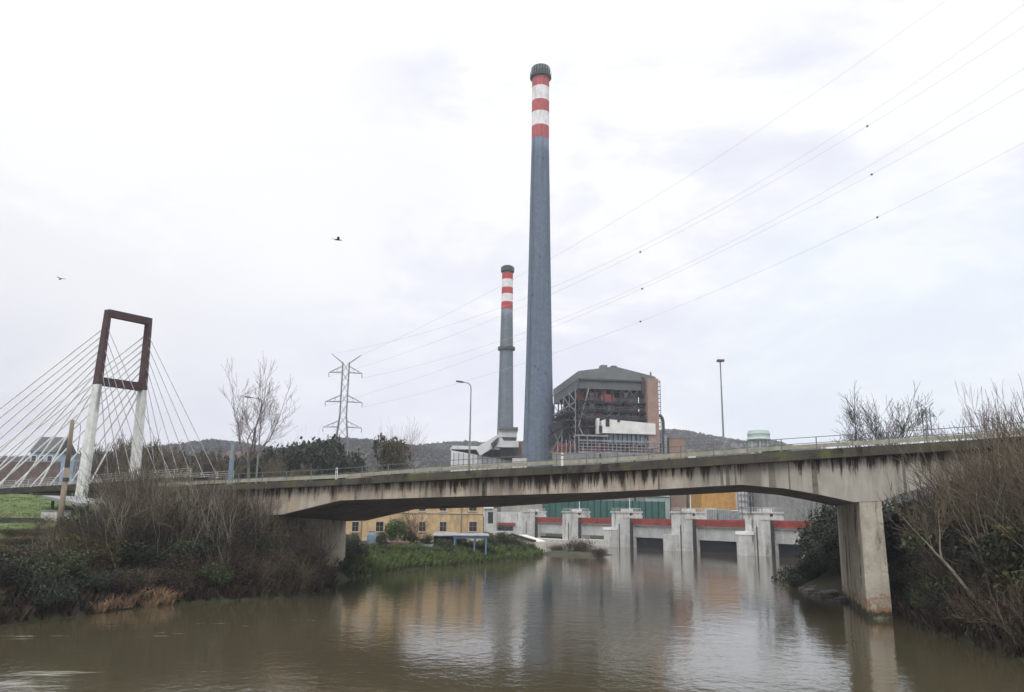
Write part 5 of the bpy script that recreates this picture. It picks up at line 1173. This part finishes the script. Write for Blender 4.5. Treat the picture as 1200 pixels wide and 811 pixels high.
mt = bare_tree('leafless_tree', 9, 'leafless tree in the row behind the road at the left', 'bark', 'twig', .14, 3, 3, .6, .2, fork_at=.2, minr=.03, kids=4)
gtr = 'leafless trees in the row behind the road at the left'
for px_, Y, s in ((108,150,1.0),(124,148,1.2),(140,145,1.25),(152,150,1.1),(186,140,1.1),(206,142,1.0),(226,138,.95),(246,142,.9),(262,140,.95),(315,135,.95),(332,132,.9),(350,134,.85),(158,160,1.3),(176,158,1.3)):
    q = at(px_, 550, Y); put(mt, q.x, Y, s, label='leafless tree in the row behind the road at the left', group=gtr)
# evergreen and mid distance trees
evt = bush('dark_tree', 4.0, 8.5, 5200, .5, 'leaf_dark', 'bark_dark', 14, cat='tree', nst=12)
ge = 'dark evergreen trees beyond the bridge at the left'; le = 'dark evergreen tree in the belt beyond the bridge at the left'
for px_, Y, s in ((235,170,.9),(255,165,.85),(322,160,.95),(338,165,1.05),(352,150,1.0),(368,150,1.15),(384,158,1.25),(402,165,1.1),(418,170,1.0),(436,175,.9),(305,168,.95),(283,170,.9),(215,165,.85),(480,190,.8),(500,200,.8),(520,205,.75)):
    q = at(px_, 550, Y); put(evt, q.x, Y, (s, s, s*(1.5 if px_ < 450 else 1.15)), label=le, group=ge)
e_ = bush('dark_tree', 3.5, 6.5, 4200, .45, 'leaf_dark', 'bark_dark', 10, cat='tree', label='round dark tree left of the pale blue house', nst=10); q = at(20,540,190); e_.location = (q.x,190,9.0); e_.scale = (1.5,1.5,1.1)
yt = bush('yellow_green_tree', 2.6, 9.5, 4200, .35, 'leaf_olive', 'bark', 12, cat='tree', label='yellow-green tree behind the right leg of the portal tower', nst=16); q = at(178,545,140); yt.location = (q.x,140,8.0)
oh = bush('olive_tree', 3.8, 8.2, 3600, .42, 'leaf_olive', 'bark', 14, cat='tree', label='olive green twiggy tree between the pylon and the coal hall', nst=34); q = at(459,550,150); oh.location = (q.x,150,8.5); oh.scale = (1.05,1.05,1.55)
tw = thicket('willow_crown', 3.2, 9.5, 26, 'twig', 'upright bare willow rising out of the olive green tree', 3, r=.06, lean=.45, cat='tree'); tw.location = (q.x+.5,151,8.6); tw.scale = (1.05,1.05,1.5)
cf = bush('dark_tree', 3.2, 7, 4000, .5, 'leaf_dark', 'bark_dark', 12, cat='tree', label='dark tree right beside the pale green water tower', nst=10); q = at(909,530,235); cf.location = (q.x,235,20); cf.scale = (1.25,1.25,1.1)
q2 = at(968,530,150)
# garden shrubs under the bridge
gr = bush('garden_bush', 1.9, 3.0, 4200, .16, 'leaf_bright', 'twig_dark', 9, label='round bright green bush in front of the yellow house'); q = at(464,632,116); put(gr, q.x, 116, (1.05,1.05,1.15))
gr2 = bush('garden_bush', 1.2, 1.6, 2000, .13, 'leaf_mid', 'twig_dark', 8)
gg = 'small green shrubs in the garden of the yellow house'; lg = 'small green shrub in the riverside garden of the yellow house'
for px_, Y, s in ((425,101,.7),(434,103,.6),(452,104,.8),(470,107,.6),(492,109,.7),(512,111,.6),(528,113,.8),(548,117,.6),(575,121,.8),(595,126,.7),(612,131,.8),(622,137,.9),(405,100,1.2),(398,98,1.3),(413,112,1.1),(446,113,1.0),(482,120,1.2),(500,121,1.0),(521,116,1.2),(600,134,1.4),(590,130,1.5),(588,134,1.3),(540,124,1.1),(607,136,1.0),(574,127,1.2),(565,120,1.0)):
    q = at(px_, 640, Y); put(gr2, q.x, Y, s, label=lg, group=gg)
rs = thicket('garden_tree', 1.2, 3.6, 14, 'twig', 'small reddish bare tree in front of the yellow house door', 3, 'leaf_red', 400, .12, r=.03, cat='tree', lean=.4); q = at(480,632,119); put(rs, q.x, 119, 1.35)
# islet shrubs by the dam
isl = thicket('islet_shrub', 2.2, 2.6, 60, 'twig_dark', None, 2, 'leaf_red', 1400, .14, r=.03, lean=1.1, cat='shrub')
for i, (px_, py_, s, lab) in enumerate(((680,650,1.25,'largest brown shrub on the islet in front of the dam'),(703,652,.7,'small dark shrub at the right end of the islet by the dam'),(655,649,.75,'low brownish shrub at the left end of the islet by the dam'))):
    q = gnd(px_, py_, 0); o = isl if i == 0 else copy_tree(isl, (0,0,0)); o.location = (q.x, q.y, .1); o.scale = (s*1.4, s*1.2, s); o['label'] = lab; o['group'] = 'shrubs on the islet by the dam'
im = MB(); q = gnd(676,650,0)
o = grid_mesh('islet', np.linspace(q.x-8, q.x+7, 30), np.linspace(q.y-6, q.y+8, 26), lambda X, Y: .7*np.clip(1-((X-q.x+.5)/7)**2-((Y-q.y-1)/6.5)**2, -.3, 1)+.05*wob(X*3, Y*3)); o.data.materials.append(gm); tag(o, kind='structure')
# grass on the garden bank and the lawn edge : uncountable
def blades(name, pts, L0, L1, w, m, label):
    v = []; f = []
    for x, y in pts:
        z = tzs(x, y); n = 6
        for k in range(n):
            a = random.uniform(0,6.283); L_ = random.uniform(L0, L1); dx, dy = math.cos(a)*L_*.5, math.sin(a)*L_*.5; ox, oy = random.gauss(0,.15), random.gauss(0,.15); wx_, wy_ = -math.sin(a)*w, math.cos(a)*w
            b0 = len(v); v += [(x+ox-wx_,y+oy-wy_,z-.05),(x+ox+wx_,y+oy+wy_,z-.05),(x+ox+dx*.5+wx_*.6,y+oy+dy*.5+wy_*.6,z+L_*.7),(x+ox+dx,y+oy+dy,z+L_*.85)]; f.append((b0,b0+1,b0+2,b0+3))
    me = bpy.data.meshes.new(name); me.from_pydata(v, [], f); me.materials.append(M[m]); o = bpy.data.objects.new(name, me); col.objects.link(o); return tag(o, label, 'grass', kind='stuff')
def rand_near(n, y0, y1, d0, d1, side='L'):
    out = []
    for _ in range(n):
        Y = random.uniform(y0, y1); d = random.uniform(d0, d1); out.append(bankpt(Y, d, side))
    return out
blades('tall_grass', rand_near(3600, 84, 142, .0, 7), .35, 1.1, .06, 'grass_blade', 'long green grass on the river bank below the yellow house')
blades('dry_weeds', rand_near(1200, 36, 74, .0, 3.5), .4, 1.2, .05, 'bramble_brown', 'dry brown weeds at the waterline of the left bank')
blades('dry_weeds', rand_near(900, 36, 62, .0, 3, 'R'), .4, 1.2, .05, 'bramble_brown', 'dry brown weeds at the waterline of the right bank')
lp = [(random.uniform(-62,-38), random.uniform(58,100)) for _ in range(6000)]
blades('lawn_grass', lp, .05, .16, .03, 'grass_blade', 'short grass covering the embankment at the left')
# dark creeper hanging at the left pier foot
cr_ = bush('pier_bush', 1.6, 2.0, 2600, .16, 'leaf_dark', 'twig_dark', 8)
for px_, Y, s in ((411,90,1.0),(404,87,.8),(418,94,.9)):
    q = at(px_, 650, Y); put(cr_, q.x, Y, s, label='dark bush at the foot of the left bridge pier', group='dark bushes at the left pier foot')
# ------------------------------------------------------------------ haze
hz_ = MB(); hz_.box(-1500,1500,-60,1500,-4.0,230); hz = hz_.build('haze', 'galv'); tag(hz, kind='stuff', label='thin pale haze in the air over the valley', cat='haze')
hm = bpy.data.materials.new('haze'); hm.use_nodes = True; nt = hm.node_tree; nt.nodes.remove(nt.nodes['Principled BSDF'])
pv = nt.nodes.new('ShaderNodeVolumePrincipled'); pv.inputs['Density'].default_value = .00030; pv.inputs['Color'].default_value = (.86,.9,1,1); pv.inputs['Anisotropy'].default_value = 0
nt.links.new(pv.outputs[0], nt.nodes['Material Output'].inputs['Volume']); hz.data.materials[0] = hm
# ------------------------------------------------------------------ world
w = bpy.data.worlds.new('World'); sc.world = w; w.use_nodes = True; nt = w.node_tree; N = nt.nodes; L = nt.links; N.clear()
out = N.new('ShaderNodeOutputWorld'); bg = N.new('ShaderNodeBackground'); bg2 = N.new('ShaderNodeBackground'); mx = N.new('ShaderNodeMixShader')
SUN_EL, SUN_AZ = R_(48), R_(200)
sky = N.new('ShaderNodeTexSky'); sky.sky_type = 'NISHITA'; sky.sun_disc = False; sky.sun_elevation = SUN_EL; sky.sun_rotation = SUN_AZ
L.new(sky.outputs[0], bg.inputs[0]); bg.inputs[1].default_value = .1
tc = N.new('ShaderNodeTexCoord'); sep = N.new('ShaderNodeSeparateXYZ'); L.new(tc.outputs['Generated'], sep.inputs[0])
mp = N.new('ShaderNodeMapping'); mp.inputs['Scale'].default_value = (1.0,1.0,2.0); mp.inputs['Location'].default_value = (.3,.1,.55); L.new(tc.outputs['Generated'], mp.inputs[0])
nz = N.new('ShaderNodeTexNoise'); nz.inputs['Scale'].default_value = 3.2; nz.inputs['Detail'].default_value = 8; nz.inputs['Roughness'].default_value = .58; nz.inputs['Distortion'].default_value = .3; L.new(mp.outputs[0], nz.inputs['Vector'])
cr = N.new('ShaderNodeValToRGB'); L.new(nz.outputs['Fac'], cr.inputs[0]); E_ = cr.color_ramp.elements
E_[0].position = .38; E_[0].color = (.83,.84,.93,1); E_[1].position = .46; E_[1].color = (.90,.91,.965,1); e3 = E_.new(.53); e3.color = (1.0,1.0,1.0,1)
# darker lavender bank of cloud low in the left, a bluish one low in the right
def lobe(px, py, pw, colr, prev, fac):
    d = ray(px, py).normalized(); dt = N.new('ShaderNodeVectorMath'); dt.operation = 'DOT_PRODUCT'; dt.inputs[1].default_value = d
    nn = N.new('ShaderNodeVectorMath'); nn.operation = 'NORMALIZE'; L.new(tc.outputs['Generated'], nn.inputs[0]); L.new(nn.outputs[0], dt.inputs[0])
    mr = N.new('ShaderNodeMapRange'); mr.interpolation_type = 'SMOOTHERSTEP'; mr.inputs['From Min'].default_value = math.cos(pw); mr.inputs['From Max'].default_value = 1; mr.inputs['To Max'].default_value = fac; L.new(dt.outputs['Value'], mr.inputs['Value'])
    nm = N.new('ShaderNodeMath'); nm.operation = 'MULTIPLY'; L.new(mr.outputs[0], nm.inputs[0])
    m2 = N.new('ShaderNodeMapRange'); m2.inputs['From Min'].default_value = .62; m2.inputs['From Max'].default_value = .4; L.new(nz.outputs['Fac'], m2.inputs['Value']); m2.inputs['To Min'].default_value = .45; m2.inputs['To Max'].default_value = 1.0; L.new(m2.outputs[0], nm.inputs[1])
    x = N.new('ShaderNodeMix'); x.data_type = 'RGBA'; L.new(nm.outputs[0], x.inputs[0]); L.new(prev, x.inputs[6]); x.inputs[7].default_value = (*colr, 1); return x.outputs[2]
c = lobe(20, 430, .34, (.60,.60,.68), cr.outputs[0], 1.0)
c = lobe(380, 260, .22, (.84,.84,.95), c, .45)
c = lobe(1080, 470, .35, (.82,.91,.98), c, .55)
c = lobe(330, 490, .2, (.78,.79,.88), c, .8)
c = lobe(150, 120, .4, (1.03,1.03,1.03), c, .9)
# overcast sky: brighter overhead than at the horizon
mr = N.new('ShaderNodeMapRange'); mr.inputs['From Min'].default_value = .52; mr.inputs['From Max'].default_value = .95; mr.inputs['To Min'].default_value = 1.0; mr.inputs['To Max'].default_value = 3.0; L.new(sep.outputs['Z'], mr.inputs['Value'])
L.new(c, bg2.inputs[0]); L.new(mr.outputs[0], bg2.inputs[1]); mx.inputs[0].default_value = .96
L.new(bg.outputs[0], mx.inputs[1]); L.new(bg2.outputs[0], mx.inputs[2]); L.new(mx.outputs[0], out.inputs[0])
sl_ = bpy.data.lights.new('sun', 'SUN'); sl_.energy = 1.1; sl_.angle = R_(20); sl_.color = (1,.96,.9); so = bpy.data.objects.new('sun', sl_); col.objects.link(so)
sd = Vector((math.sin(SUN_AZ)*math.cos(SUN_EL), math.cos(SUN_AZ)*math.cos(SUN_EL), math.sin(SUN_EL))); so.rotation_euler = sd.to_track_quat('Z', 'Y').to_euler()
vs = sc.view_settings; vs.view_transform = 'Standard'; vs.look = 'None'; vs.gamma = 1; vs.exposure = .12
for o in bpy.data.objects:
    if 'used' in o: del o['used']
print('objects', len(bpy.data.objects), 'tris', sum(len(m.polygons) for m in bpy.data.meshes))
